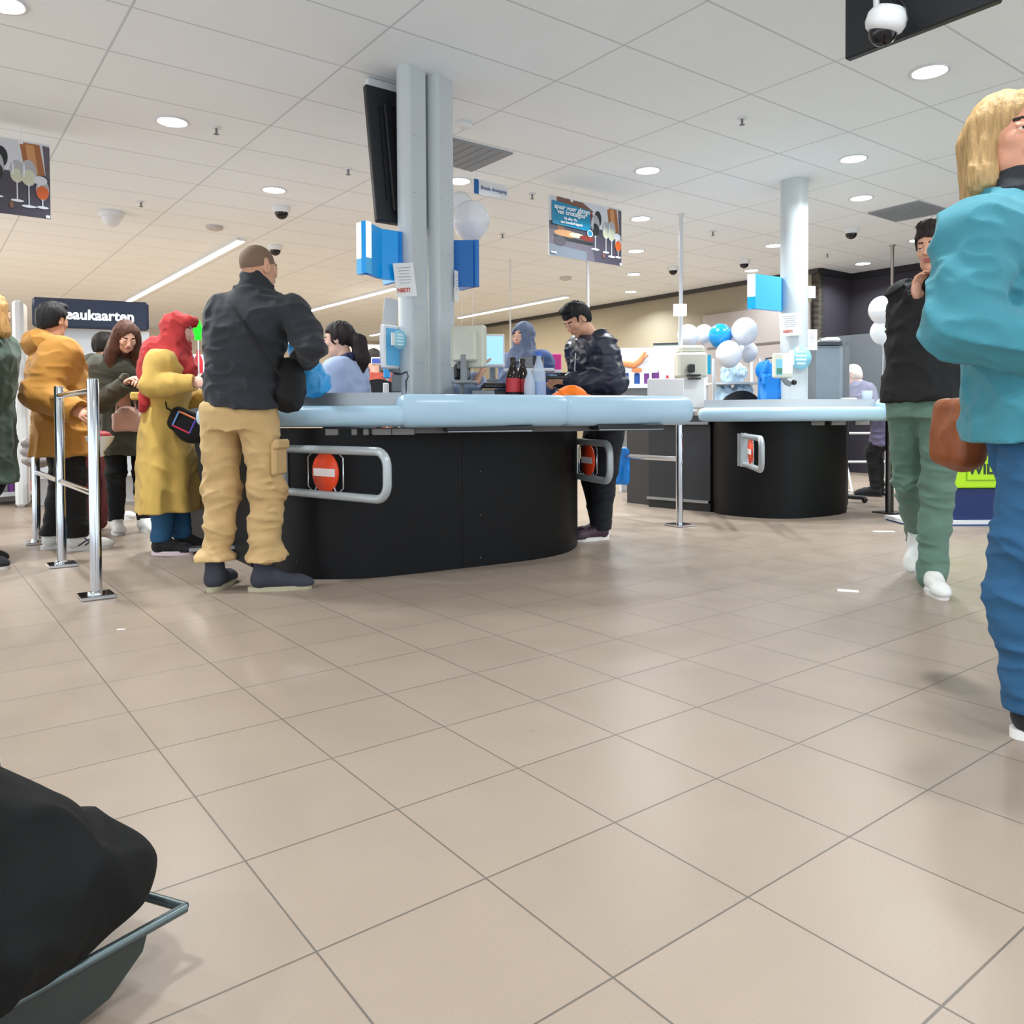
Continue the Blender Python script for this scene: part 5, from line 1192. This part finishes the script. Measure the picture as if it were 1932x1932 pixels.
def unit(lab, o, yaw, w, h, n, zs, names=('carton', 'packet'), seed=1, d=.4, g='', header=None):
    rd = random.Random(seed)
    t = thing('shelf_unit', lab, 'shelf', (o[0], o[1], 0), yaw); b = MB(); b.box((w/2, d/2+.02, h/2), (w, .04, h)); b.build('back_panel', WH, t)
    for x in (0, w): b = MB(); b.box((x, d/4, h/2), (.03, d/2, h)); b.build('side_panel', WH, t)
    for z in zs: b = MB(); b.box((w/2, 0, z-.0125), (w, d, .025)); b.box((w/2, -d/2-.005, z-.01), (w, .012, .045)); b.build('shelf_board', WHM, t)
    c, s_ = math.cos(yaw), math.sin(yaw); k = 0; pr = {}
    for z in zs:
        x = .06
        while x < w-.08 and k < n:
            pw = rd.uniform(.06, .12); ph = rd.uniform(.10, .24); ci = rd.randrange(len(PC)); kind = rd.randrange(3)
            X = o[0]+c*x-s_*(-d*.3); Yy = o[1]+s_*x+c*(-d*.3)
            if kind not in pr:
                mb = MB()
                if kind == 0: mb.box((0, 0, .5), (1, 1, 1), bev=.04)
                elif kind == 1: mb.lathe([(.42, 0), (.5, .05), (.5, .6), (.2, .85), (.2, .97), (.23, .97), (.23, 1)], seg=12)
                else: mb.lathe([(.47, 0), (.5, .02), (.5, .97), (.47, 1)], seg=14)
                pr[kind] = mb
            nm = ('carton', 'bottle', 'tin')[kind]
            me_o = None
            mb = pr[kind]; ob = mb.build(nm, PMt[ci]); ob.scale = (pw*.8, .08, ph); ob.location = (X, Yy, z+.0005); ob.rotation_euler = (0, 0, yaw)
            cn = ('red', 'blue', 'yellow', 'green', 'white', 'orange', 'purple', 'brown', 'cyan', 'pink')[ci]
            tag(ob, '%s %s on the shelf of the %s' % (cn, nm, g), nm, 'goods on the '+g+', '+cn+' '+nm); x += pw+.025; k += 1
    return t
o = PY(340, 760, 7.6); unit('white product shelf glimpsed between the red headscarf and the man in khaki', o, .55, .9, 1.5, 30, (.35, .7, 1.0, 1.28), seed=4, g='white shelf behind the red headscarf')
o = PY(1170, 760, 9.2); unit('bright product rack right of the man in navy', o, -.2, .85, 1.6, 30, (.95, 1.22), seed=9, g='rack right of the man in navy', d=.35)
t = thing('poster_board', 'picture board with a reaching orange hand right of the man in navy', 'poster', PY(1205, 680, 9.0), -.1)
b = MB(); b.box((0, 0, 0), (.42, .02, .28)); b.build('board', WH, t)
b = MB(); b.tube([(-.18, -.02, -.03), (-.05, -.02, -.05), (.02, -.02, 0), (.07, -.02, .09)], [.035, .04, .035, .015], 10, sx=.2); b.tube([(.02, -.02, 0), (.1, -.02, .06)], .014, 8, sx=.3); b.ball((-.02, -.012, -.11), (.06, .004, .03), 12); b.build('arm_print', mat('print_skin', (240, 150, 100), .5), t)
c = PY(1262, 668, 9.4); simple('menu_board', 'pale green glass menu board left of the white pole', 'board', mat('pale_green', (206, 220, 212), .4), c, (.34, .03, .22), -.25, extra=lambda t: (MB().box((0, 0, .12), (.36, .05, .02)).build('dark_rail', DGR, t), MB().box((0, 0, -.13), (.36, .05, .015)).build('dark_rail', DGR, t)))
o = PY(664, 760, 13.5); unit('far shelf of goods behind the ponytail', o, .5, 1.0, 2.15, 24, (1.2, 1.5, 1.8), seed=12, g='far shelf behind the ponytail')
o = PZ(-10, 960); unit('white shelf unit at the left edge behind the parka', (o[0]-.55, o[1]+.1), .9, 1.0, 1.3, 16, (.12, .42, .75), seed=5, g='shelf at the left edge')
# green pictogram
c = np.array(PY(374, 623, 6.2)); t = thing('green_pictogram', 'bright green figure-shaped pictogram facing the red headscarf', 'sign', tuple(c), 0); g_ = MB()
s_ = .155/2
out = [(-.12, 1), (.15, 1), (.25, .7), (.3, .42), (.5, .3), (.45, -.1), (.28, -.25), (.28, -1), (-.32, -1), (-.35, -.45), (-.5, -.1), (-.45, .25), (-.25, .45), (-.2, .75)]
g_.add([(x*s_, -.006, z*s_) for x, z in out]+[(x*s_, .006, z*s_) for x, z in out], [list(range(14))[::-1][::-1], list(range(14, 28))[::-1]]+[((i+1) % 14, i, 14+i, 14+(i+1) % 14) for i in range(14)]); g_.build('figure', mat('green_glow', (0, 225, 10), .4, emit=(0, 225, 10), es=.8), t)
g_ = MB(); g_.tube([(0, 0, -s_), (0, .0, .5-c[2])], .006, 6); g_.build('rod', WHM, t)
# ------------------------------------------------------------------ black trolley in the near left corner
TR = thing('push_trolley', 'large black fabric trolley on a grey metal frame in the near left corner', 'trolley', PZ(60, 1900)[:2]+(0,), 0)
TO = np.array(TR.location)
def tr(px, py, z): return np.array(PZ(px, py, z))-TO
FB = mat('trolley_fabric', (9, 10, 11), .8, kind='fabric', amp=.2, spec=.25)
FG = mat('trolley_frame', (92, 104, 106), .35, .7)
a = tr(-60, 1940, .10); c = tr(350, 1712, .10); d = (c-a)/np.linalg.norm(c-a); n_ = np.array([-d[1], d[0], 0]); L_ = np.linalg.norm(c-a)
b = MB(); b.tube([tuple(a-d*.1), tuple(c)], .0075, 10); b.tube([tuple(a+n_*.26-d*.1), tuple(c+n_*.26-d*.06)], .0075, 10); b.tube([tuple(c), tuple(c+n_*.26-d*.06)], .0075, 10); b.build('frame', FG, TR)
b = MB(); b.slab([tuple(a-d*.1-UP*.095), tuple(c-d*.24-UP*.095), tuple(c-d*.12-UP*.07), tuple(c-d*.07-UP*.03), tuple(c-d*.06), tuple(a-d*.1)], .006); b.build('side_plate', mat('plate_grey', (60, 66, 64), .4, .5), TR)
cc = c-d*.18+n_*.12
bod = [(*EL(cc+d*.06+n_*.02+np.array([0, 0, .06]), (.13, .11, .075)), 0), (*EL(cc-d*.06+np.array([0, 0, .09]), (.17, .15, .11)), .08), (*EL(cc-d*.18+np.array([0, .03, .13]), (.2, .18, .15)), .1), (*EL(cc-d*.34+np.array([0, .10, .19]), (.2, .2, .2)), .1), (*EL(cc-d*.46+np.array([-.02, .16, .30]), (.15, .16, .18)), .08)]
blob('bag', bod, FB, TR, .008, disp=folds(.02, 5, 5, 6.), cut=lambda X, Y, Z: .105-Z+0*X)
b = MB(); b.tube([tuple(cc+d*.16+n_*.06+UP*.03), tuple(cc+d*.02+n_*.1+UP*.17), tuple(cc-d*.2+n_*.16+UP*.29), tuple(cc-d*.4+n_*.26+UP*.42)], .006, 8); b.build('piping', mat('piping', (44, 48, 50), .5), TR)
for q in (c-d*.3+n_*.05, c+n_*.24-d*.3, a-d*.05, a+n_*.26-d*.05):
    b = MB(); ro = np.array([d, UP, -n_]).T; b.lathe([(.030, -.01), (.034, -.005), (.034, .005), (.030, .01)], (q[0], q[1], .034), 24, rot=rotz(math.atan2(d[1], d[0]))@rotx(math.pi/2)); w_ = b.build('wheel', BLK, TR); b = MB(); b.tube([(q[0], q[1], .034), (q[0], q[1], .1)], .008, 8); b.build('fork', FG, w_)
# ------------------------------------------------------------------ the people
def fab(n, c, a=.12, **k): return mat(n, c, k.pop('rough', .85), kind=k.pop('kind', 'fabric'), amp=a, sheen=k.pop('sheen', .1), **k)
KH = fab('khaki_cloth', (190, 158, 108)); GSW = fab('charcoal_knit', (34, 37, 44)); BLKC = fab('black_cloth', (12, 12, 14), sheen=0); MUS = fab('mustard_coat_cloth', (202, 166, 84)); MUJ = fab('ochre_jacket_cloth', (176, 122, 46)); GRN = fab('green_parka_cloth', (58, 76, 62)); OLV = fab('olive_coat_cloth', (72, 72, 60)); REDS = fab('red_scarf_cloth', (168, 38, 38)); BLS = fab('bluegrey_scarf_cloth', (106, 118, 144)); LBL = fab('pale_blue_uniform', (172, 188, 222)); MBL = fab('mid_blue_uniform', (84, 110, 164)); TEA = fab('turquoise_cloth', (58, 132, 148), .08); DEN = mat('denim', (38, 88, 128), .85, kind='denim', amp=.35); SAG = fab('sage_trousers_cloth', (92, 122, 108)); NVY = mat('navy_puffer', (24, 32, 52), .38, kind='puffer', amp=.25, spec=.6); LIL = fab('lilac_coat_cloth', (104, 98, 128)); BOOT = mat('boot_suede', (52, 55, 66), .9, kind='leather', amp=.15); SOLEC = mat('sole_cream', (176, 168, 142), .7); WSH = mat('white_leather', (222, 222, 218), .5, kind='leather', amp=.05); WSOL = mat('sole_white', (230, 228, 224), .6); BSH = fab('black_shoe', (24, 24, 28)); BRB = mat('brown_leather', (132, 68, 26), .5, kind='leather', amp=.2); PNK = mat('pink_leather', (214, 172, 156), .5, kind='leather', amp=.08); FUR = fab('tan_fur', (186, 150, 104), .4)
# 1 shaved head, khaki trousers
l1 = PZ(452, 1113); Y1 = l1[1]+.02
m1 = person('person with shaved head in charcoal sweater and khaki trousers, seen from behind at the counter', (l1[0], Y1), R(-8), 1.715, (206, 156, 128),
    pose=dict(neck=('px', 483, 548, 4.0), head=('px', 489, 507, 4.01), hy=-.45, hp=-.02, shL=('px', 420, 592, 4.02), shR=('px', 556, 592, 3.98), elR=('px', 588, 655, 3.90), wrR=('px', 572, 678, 4.15), elL=('px', 414, 672, 4.05), wrL=('px', 440, 690, 4.28), anR=('px', 498, 1078, 3.98), anL=('px', 406, 1076, 4.01), knR=('px', 503, 930, 4.03), knL=('px', 419, 930, 4.04), fyR=-1.2, fyL=.12, hipx=.1, palmR=(-1, 0, 0), palmL=(1, 0, 0), pel=(.0, 0)),
    top=dict(m=GSW, b=.03, hem=.935, collar=.055, fa=.02, ffx=5, ffz=10, seed=3., name='sweater', w=1.0, dp=1.05, ar=.98), legs=dict(m=KH, b=.018, kr=.064, ar=.048, cuff=1, hem=.15, fa=.022, cuffs=.13), shoes=dict(m=BOOT, sole=SOLEC, boot=True, ln=.31), stub=(118, 94, 76))
lm1 = lambda px, py, Y: tuple(rotz(R(8))@(np.array(PY(px, py, Y))-np.array([l1[0], Y1, 0])))
strap(m1, [lm1(424, 560, 4.0), lm1(432, 572, 3.90), lm1(450, 598, 3.835), lm1(468, 624, 3.82), lm1(500, 668, 3.825), lm1(526, 705, 3.86), lm1(540, 725, 3.9)], .009, BLKC)
q = np.array(PY(545, 712, Y1-.0)); bag('crossbody_bag', 'black crossbody bag at the right hip of the man in khaki', (q[0]-.0, q[1]+.03, q[2]-.03), [(*EL((0, 0, 0), (.065, .12, .13)), 0), (*EL((-.02, 0, -.06), (.06, .1, .08)), .04)], BLKC)
b = MB(); rt_ = rotz(R(-8))
t = thing('plastic_bag', 'blue plastic bag the man in khaki is packing', 'bag', PY(578, 700, 4.32), 0)
blob('film', [(*EL((0, 0, .02), (.06, .06, .16), rotx(.2)@roty(-.35)), 0), (*EL((.03, 0, -.06), (.09, .06, .07)), .05)], mat('bag_blue_film', (60, 160, 225), .3, kind='plastic', amp=.6), t, .008, disp=folds(.02, 9, 7, 4.), cut=lambda X, Y, Z: -.21-Z+0*X)
# cargo pocket on the right leg
pr = MB(); pr.box((.205, .01, .66), (.03, .14, .17), bev=.012); pr.box((.218, .01, .73), (.03, .15, .05), bev=.01); pr.build('cargo_pocket', KH, m1)
# 2 red headscarf, mustard coat
l2 = PZ(318, 1043)
m2 = person('person in red headscarf and long mustard coat with a black handbag', (l2[0], l2[1]), R(-88), 1.60, (226, 176, 158), True,
    pose=dict(neck=('px', 320, 672, 5.03), head=('px', 337, 624, 5.03), hp=.12, shx=.145, elR=('px', 286, 728, 4.86), wrR=('px', 365, 722, 4.84), elL=(-.2, -.05, 1.08), wrL=(-.13, .22, 1.09), anR=(.08, -.02, .08), anL=(-.08, .07, .08), fyR=0, fyL=.1, palmR=(-1, 0, -.3), palmL=(1, 0, -.3)),
    top=dict(m=MUS, b=.03, hem=.30, flare=.10, fold=.05, nf=6, zf=.98, belt=1.02, fa=.014, ffx=5, ffz=5, seed=5., name='coat', ar=1.0, e=2.2, hx=0, hyy=-.0), legs=dict(m=DEN, b=.02, hem=.085, fa=.008), shoes=dict(m=BSH, sole=mat('sole_pinkwhite', (232, 214, 218), .5), ln=.27),
    scarf=dict(m=REDS, peak=1, drape=[((.05, -.11, 1.42), (.08, -.15, 1.1), .06, .03), ((0, .05, 1.44), (.0, .11, 1.36), .09, .08), ((.0, -.09, 1.5), (.0, -.12, 1.36), .09, .09)]))
b = MB(); b.box((.17, -.09, 1.005), (.03, .12, .05), .2, bev=.01); b.tube([(.1*math.cos(a)*1.72, .135*math.sin(a)-.0, 1.0) for a in np.linspace(0, 6.283, 24)], .022, 8, sx=.4); b.build('belt', MUS, m2)
strap(m2, [(-.02, .0, 1.47), (.06, .09, 1.38), (.13, .13, 1.2), (.17, .05, 1.02), (.175, .07, .93), (.165, .14, .88)], .012, BLKC)
q = np.array(PY(350, 797, l2[1]-.14)); t = bag('handbag', 'black handbag with a bright multicolour square trim on the mustard coat', q, [(*BX((0, 0, 0), (.21, .09, .15), .04, roty(.45)), 0), (*EL((.05, 0, -.05), (.1, .045, .08)), .04)], BLKC, disp=folds(.006, 8, 8, 1.))
b = MB(); Rr = roty(.45); sq = [(-.045, -.055, -.04), (.07, -.055, -.04), (.07, -.055, .055), (-.045, -.055, .055)]; sq = [tuple(Rr@np.array(p)) for p in sq]
for i in range(4): b.tube([sq[i], sq[(i+1) % 4]], .0055, 8, i)
b.build('trim', [mat('trim_pink', (230, 50, 90), .4), mat('trim_violet', (110, 90, 210), .4), mat('trim_orange', (240, 130, 60), .4), mat('trim_blue', (120, 170, 230), .4)], t)
# 3 long brown hair
l3 = PZ(243, 1005)
m3 = person('person with long brown hair in an olive coat looking down at their hands', (l3[0]-.02, l3[1]+.05), R(-138), 1.62, (226, 180, 156), True,
    pose=dict(neck=('px', 226, 682, 5.85), head=('px', 238, 636, 5.74), hp=.5, hy=.0, shx=.15, elR=('px', 192, 758, 5.72), wrR=('px', 238, 722, 5.58), elL=('px', 262, 750, 6.0), wrL=('px', 262, 724, 5.62), anL=(-.1, .06, .08), anR=(.09, -.03, .08), palmR=(-.4, 0, -1), palmL=(.4, 0, -1)),
    top=dict(m=OLV, b=.032, hem=.64, flare=.05, fold=.02, fa=.014, seed=8., collar=.03, name='coat'), legs=dict(m=BLKC, b=.012), shoes=dict(m=WSH, sole=WSOL, ln=.26, laces=WSOL), hair=('long', (84, 52, 40)), )
q = np.array(PY(241, 790, l3[1]-.22)); bag('handbag', 'pale pink leather handbag hanging from the arm of the brown-haired person', q, [(*BX((0, 0, -.03), (.2, .1, .12), .03), 0), (*EL((0, 0, .03), (.09, .05, .06)), .04)], PNK, disp=folds(.008, 8, 8, 2.), handles=[([(-.08, -.01, .04), (-.07, -.01, .17), (0, .0, .22), (.05, .0, .17), (.06, 0, .04)], .007)])
# 4 ochre jacket
l4 = PZ(128, 1040)
m4 = person('person with black hair in an ochre hooded jacket behind the chrome barrier', (l4[0]-.06, l4[1]+.08), R(-48), 1.66, (196, 142, 112),
    pose=dict(neck=('px', 104, 655, 5.26), head=('px', 101, 606, 5.26), hy=.55, hp=.08, shx=.17, elR=('px', 74, 742, 5.02), wrR=('px', 140, 774, 4.95), elL=(-.26, 0, 1.1), wrL=(-.22, .06, .88), fyR=-.2, fyL=.0, anR=(.11, .04, .08), anL=(-.1, -.06, .08), palmR=(-1, 0, -.2), palmL=(1, 0, 0)),
    top=dict(m=MUJ, b=.05, hem=.66, flare=.12, fold=.03, fa=.014, ffx=6, ffz=10, seed=11., ar=1.15, nf=5, dp=1.12), legs=dict(m=BLKC, b=.03), shoes=dict(m=WSH, sole=WSOL, stripe=mat('stripe_navy', (30, 40, 60), .5), ln=.29), hair=('short', (22, 20, 20)), hood=dict(m=MUJ, at=(0, -.1, .02), r=(.15, .1, .09)))
# white pouch with red lining + dark red block standing in for the clothing of a person behind
q = np.array(PY(188, 832, 5.05)); t = thing('paper_cone', 'white cone-shaped wrapper with a red top behind the tallest chrome post', 'wrapper', tuple(q)); b = MB(); b.lathe([(.015, -.10), (.03, -.09), (.02, -.075), (.075, .0), (.085, .03)], seg=16); b.build('wrapper', WSH, t); b = MB(); b.ball((.01, 0, .035), (.06, .06, .03), 14); b.build('red_top', mat('deep_red', (140, 30, 34), .6), t)
bag('red_clothing', 'dark red clothing of a person standing behind the chrome posts', PZ(183, 1000)[:2]+(.33,), [(*BX((0, 0, 0), (.13, .12, .64), .04), 0)], mat('dark_red_cloth', (100, 28, 28), .8, kind='fabric'), disp=folds(.015, 8, 4, 3.))
bag('quilted_jacket', 'grey quilted jacket piece of another shopper behind the knees of the person in ochre', PY(70, 852, 6.3), [(*EL((0, 0, .07), (.11, .09, .05)), 0), (*EL((0, 0, 0), (.11, .09, .05)), .01), (*EL((0, 0, -.07), (.11, .09, .05)), .01)], mat('grey_quilt', (136, 128, 126), .5, kind='puffer', amp=.1))  # padded block standing in for a puffer jacket worn by a shopper behind
# 5 green parka at left edge
l5 = PZ(-30, 1068)
person('person with blonde hair in a green parka cut by the left edge', (l5[0]-.02, l5[1]), R(-82), 1.66, (220, 170, 145), True,
    pose=dict(neck=('px', -30, 640, 4.6), head=('px', -12, 592, 4.6), hy=1.1, anR=(.1, .0, .08), anL=(-.1, -.12, .08), elR=('px', -50, 750, 4.45), wrR=('px', -60, 850, 4.4), elL=(-.2, -.1, 1.1), wrL=(-.2, -.05, .88), palmR=(-1, 0, 0)),
    top=dict(m=GRN, b=.055, hem=.52, flare=.04, fold=.02, fa=.015, ffx=6, ffz=9, seed=15., ar=1.15, quilt=None), legs=dict(m=BLKC, b=.01), shoes=dict(m=BSH, sole=WSOL, ln=.27), hair=('bob', (178, 134, 80)), hood=dict(m=GRN, fur=FUR, at=(0, -.09, .0)))
# 6 behind
l6 = PZ(200, 985)
person('person with dark hair and green hooded coat hidden behind the ochre jacket', (l6[0]-.05, l6[1]+.1), R(-30), 1.59, (200, 150, 120),
    pose=dict(hp=.1), top=dict(m=OLV, b=.045, hem=.7, fa=.018, seed=20.), legs=dict(m=DEN, b=.015), shoes=dict(m=WSH, sole=WSOL), hair=('short', (36, 28, 24)), hood=dict(m=OLV, at=(0, -.08, .02), r=(.17, .09, .08)), res=1.4)
# 7 ponytail cashier, seated
c7 = PY(648, 700, 4.92)
m7 = person('person with a dark ponytail in a pale blue jacket seated behind the near counter', (c7[0]+.03, c7[1]), R(84), 1.60, (226, 180, 158), True, z=0.,
    pose=dict(hipz=.79, neck=(0, .02, 1.30), head=(0, .07, 1.465), hp=.1, hy=.0, elR=(.2, .08, 1.0), wrR=(.12, .3, 1.01), elL=(-.22, .06, .99), wrL=(-.12, .30, 1.0), knR=(.1, .36, .7), knL=(-.1, .36, .7), anR=(.1, .30, .3), anL=(-.1, .30, .3), lfR=(.22, 0), lfL=(.22, 0), palmR=(-.3, 0, -1), palmL=(.3, 0, -1)),
    top=dict(m=LBL, b=.035, hem=.78, fa=.014, seed=22., collar=.0, band=(mat('royal_blue', (20, 96, 190), .7), .985, 1.045), ar=1.12), legs=dict(m=BLKC, b=.012, hem=.1), shoes=dict(m=BSH, sole=BSH), hair=('tail', (40, 30, 28)))
b = MB(); b.tube([(-.07, -.02, 1.235), (-.085, .06, 1.2), (-.02, .115, 1.12), (0, .13, 1.08), (.02, .115, 1.12), (.085, .06, 1.2), (.07, -.02, 1.235), (0, -.07, 1.25), (-.07, -.02, 1.235)], .022, 8, sx=.6); b.build('collar', mat('navy_collar', (40, 46, 86), .7), m7)
q = (c7[0]+.06, c7[1]); t = thing('swivel_chair', 'chair under the ponytailed cashier', 'chair', (q[0], q[1], 0), 0)
b = MB(); b.lathe([(.19, .665), (.21, .69), (.19, .70)], seg=24); b.build('seat', MATS['chair_black'], t); b = MB(); b.lathe([(.03, .02), (.03, .665)], seg=12); b.lathe([(.22, 0), (.2, .03)], seg=24); b.build('column', STEEL, t); b = MB(); b.lathe([(.18, .2), (.18, .22)], seg=24); b.build('foot_ring', STEEL, t)
# 8 blue-grey headscarf cashier
c8 = PY(992, 700, 6.05)
m8 = person('person in a blue-grey headscarf and blue top standing behind the bottles', (c8[0], c8[1]), R(148), 1.585, (236, 186, 160), True,
    pose=dict(head=(0, .05, 1.615), hp=.0, hy=-.05, hr=.0, elR=(.2, .02, 1.1), wrR=(.1, .25, 1.1), elL=(-.22, .02, 1.1), wrL=(-.12, .25, 1.1)), mouth=(196, 112, 104),
    top=dict(m=MBL, b=.03, hem=.85, fa=.014, seed=25.), legs=dict(m=BLKC, b=.012), shoes=dict(m=BSH, sole=BSH), scarf=dict(m=BLS, drape=[((.07, .07, 1.42), (.16, .11, 1.2), .07, .05), ((-.04, .09, 1.42), (-.08, .13, 1.25), .07, .05)]))
# 9 man in navy puffer
l9 = PZ(1128, 1014)
m9 = person('person with black hair in a shiny navy jacket using a card reader', (l9[0]+.02, l9[1]), R(112), 1.70, (212, 158, 128),
    pose=dict(neck=(0, .08, 1.45), head=(.0, .19, 1.585), hp=.62, hy=.12, pel=(0, -.05), shx=.19, elR=(.26, .04, 1.13), wrR=(.1, .30, 1.15), elL=(-.25, .02, 1.13), wrL=(-.08, .30, 1.14), fyR=0, fyL=.1, anR=(.1, -.06, .08), anL=(-.09, .05, .08), palmR=(-.5, 0, -.6), palmL=(.5, 0, -.6)), brow=(26, 20, 18),
    top=dict(m=NVY, b=.032, hem=.90, fa=.016, ffx=6, ffz=14, seed=28., quilt=.075, ar=1.12, w=1.02), legs=dict(m=mat('navy_jeans', (24, 26, 34), .9, kind='denim', amp=.2), b=.03, hem=.07), shoes=dict(m=mat('maroon_shoe', (66, 44, 56), .6, kind='fabric', amp=.4), sole=WSOL, ln=.29), hair=('short', (18, 17, 18)))
b = MB(); b.tube([(0, .185, 1.36), (0, .2, 1.2), (0, .185, .98)], .006, 6); b.build('zip', STEEL, m9)
# 10 walking man in black
l10 = PZ(1752, 1126)
m10 = person('person striding in a black coat, sage trousers and white sneakers', (l10[0]+.03, l10[1]+.1), R(122), 1.80, (214, 160, 134),
    pose=dict(neck=('px', 1772, 535, 3.98), head=('px', 1764, 468, 3.94), hy=.1, hp=.1, hipx=.08, shx=.17, anL=('px', 1757, 1088, 3.90), knL=('px', 1768, 945, 3.88), anR=('px', 1738, 1012, 4.33), knR=('px', 1716, 915, 4.08), lfR=(.13, -.7), fyL=.75, fyR=.3, elR=('px', 1706, 650, 4.14), wrR=('px', 1728, 565, 3.96), hdR=(0, -.1, 1.), palmR=(0, .3, 0), elL=('px', 1796, 690, 3.82), wrL=('px', 1786, 745, 3.74)),
    top=dict(m=BLKC, b=.028, hem=.90, fa=.02, seed=31., collar=.04), legs=dict(m=SAG, b=.012, ar=.05, kr=.058, hem=.06, fa=.016, lift=1), shoes=dict(m=WSH, sole=WSOL, laces=WSOL, ln=.30), hair=('short', (36, 28, 26)))
# 11 turquoise woman, right edge
l11 = PZ(1950, 1400)
m11 = person('person with blonde hair in a turquoise jacket and jeans cut by the right edge', (l11[0], l11[1]), R(-98), 1.74, (224, 160, 132), True, res=.9,
    pose=dict(neck=('px', 1908, 378, 2.12), head=('px', 1902, 262, 2.12), hy=-1.25, shR=('px', 1846, 445, 2.0), shL=('px', 1960, 450, 2.3), elR=('px', 1812, 612, 1.96), wrR=('px', 1950, 652, 1.90), elL=('px', 2010, 620, 2.35), wrL=('px', 2060, 640, 2.2), knR=('px', 1926, 1115, 2.07), anR=('px', 1950, 1338, 2.09), knL=('px', 1990, 1100, 2.3), anL=('px', 2050, 1290, 2.42), palmR=(-1, 0, 0)),
    top=dict(m=TEA, b=.04, hem=.79, flare=.03, fa=.012, ffx=7, ffz=12, seed=35., ar=1.0, h=.006, w=.92, dp=.98), legs=dict(m=DEN, b=.02, hem=.075, kr=.06, ar=.044, fa=.016, h=.006), shoes=dict(m=BSH, sole=WSOL, laces=WSOL, ln=.26), hair=('bob', (186, 152, 104)))
nk11 = rotz(R(98))@(np.array(PY(1908, 378, 2.12))-np.array([l11[0], l11[1], 0]))
t_ = blob('scarf', [(*EL(nk11+np.array([0, .01, .0]), (.10, .10, .05)), 0), (*EL(nk11+np.array([0, .03, .04]), (.085, .088, .04)), .03)], mat('grey_scarf_cloth', (46, 50, 56), .9, kind='fabric'), m11, .007, disp=folds(.016, 9, 14, 2.))
q = np.array(PY(1806, 815, 2.42)); bag('shoulder_bag', 'brown leather shoulder bag between the black coat and the turquoise jacket', q, [(*BX((0, 0, 0), (.075, .18, .2), .03, roty(.08)), 0), (*EL((.01, 0, -.03), (.045, .1, .09)), .03)], BRB, disp=folds(.008, 7, 7, 5.), handles=[([(-.01, -.05, .09), (.03, -.03, .15), (.12, .0, .20), (.24, .02, .28)], .008)], h=.005)
# 12 white-haired, behind glass
c12 = PY(1635, 740, 8.6)
person('white-haired person in a lilac-grey coat bending behind the glass screen', (c12[0]+.1, c12[1]), R(55), 1.60, (224, 180, 160), True,
    pose=dict(neck=(0, .16, 1.28), head=(0, .26, 1.42), hp=.35, pel=(0, -.12), elR=(.24, .1, 1.02), wrR=(.1, .36, .98), elL=(-.24, .1, 1.02), wrL=(-.1, .36, .98)), top=dict(m=LIL, b=.05, hem=.6, fa=.018, seed=38., ar=1.15), legs=dict(m=BLKC, b=.015), shoes=dict(m=BSH, sole=BSH), hair=('short', (236, 222, 206)), res=1.4)
# 13 hidden cashier with waving arm
c13 = PY(812, 700, 5.62)
person('person hidden by the double pillar, pale blue sleeve and hand reaching to the touch screen', (c13[0], c13[1]), R(-88), 1.5, (226, 176, 150), True,
    pose=dict(neck=(0, 0, 1.40), head=(0, .01, 1.555), elR=('px', 876, 742, 5.3), wrR=('px', 904, 711, 5.05), hdR=(0, .35, 1.), elL=(-.18, .1, 1.0), wrL=(-.1, .2, 1.05), palmR=(0, 1, -.3), curl=.3, shx=.14), top=dict(m=LBL, b=.03, hem=.85, fa=.016, seed=41., w=.85, ar=1.15, cuff=.25), legs=dict(m=BLKC, b=.012), shoes=dict(m=BSH, sole=BSH), hair=('short', (50, 36, 30)), res=1.3)
# 14 far shopper
c14 = PY(706, 700, 8.3)
person('distant person with dark hair in a red top holding a blue and white box', (c14[0], c14[1]), R(35), 1.57, (220, 170, 150), True, pose=dict(hp=.35, wrR=(.1, .25, 1.2), wrL=(-.1, .25, 1.2), elR=(.22, .02, 1.1), elL=(-.22, .02, 1.1)), top=dict(m=fab('brick_top', (150, 60, 44), .5), b=.03, hem=.8), legs=dict(m=BLKC), shoes=dict(m=BSH, sole=BSH), hair=('short', (38, 28, 26)), res=1.5)
simple('blue_white_box', 'white box with blue print held up behind the ponytail', 'box', WH, PY(711, 681, 7.9), (.11, .05, .07), .1, extra=lambda t: MB().box((0, -.027, 0), (.09, .002, .045)).build('blue_print', mat('print_indigo', (70, 90, 180), .5), t))
simple('carton', 'upright sky-blue carton left of the double pillar', 'box', mat('sky_card', (60, 160, 225), .5), PY(730, 700, 7.2), (.06, .05, .13), .2, extra=lambda t: MB().tube([(0, 0, -.06), (0, 0, -PY(730, 700, 7.2)[2])], .012, 8).build('pole', WHM, t))
simple('white_cup', 'white cup between the two black chair backs', 'cup', WH, PY(728, 735, 6.1), (.04, .04, .1), 0)
# steel post beside the lower coat edge
q = PZ(383, 1010); t = thing('barrier', 'slim blue-grey steel post between the mustard coat and the khaki trousers', 'barrier', (q[0]-.0, q[1]-.0, 0)); b = MB(); b.lathe([(.02, .0), (.02, .93), (.018, .94)], seg=14); b.build('post', STEEL, t)
# ------------------------------------------------------------------ world and view
w = bpy.data.worlds.new('world'); SC.world = w; w.use_nodes = True
bg = w.node_tree.nodes['Background']; bg.inputs['Color'].default_value = (.84, .92, 1, 1); bg.inputs['Strength'].default_value = 1.35
SC.view_settings.view_transform = 'Standard'; SC.view_settings.look = 'None'; SC.view_settings.gamma = 1; SC.view_settings.use_curve_mapping = False
SC.view_settings.exposure = 0.54
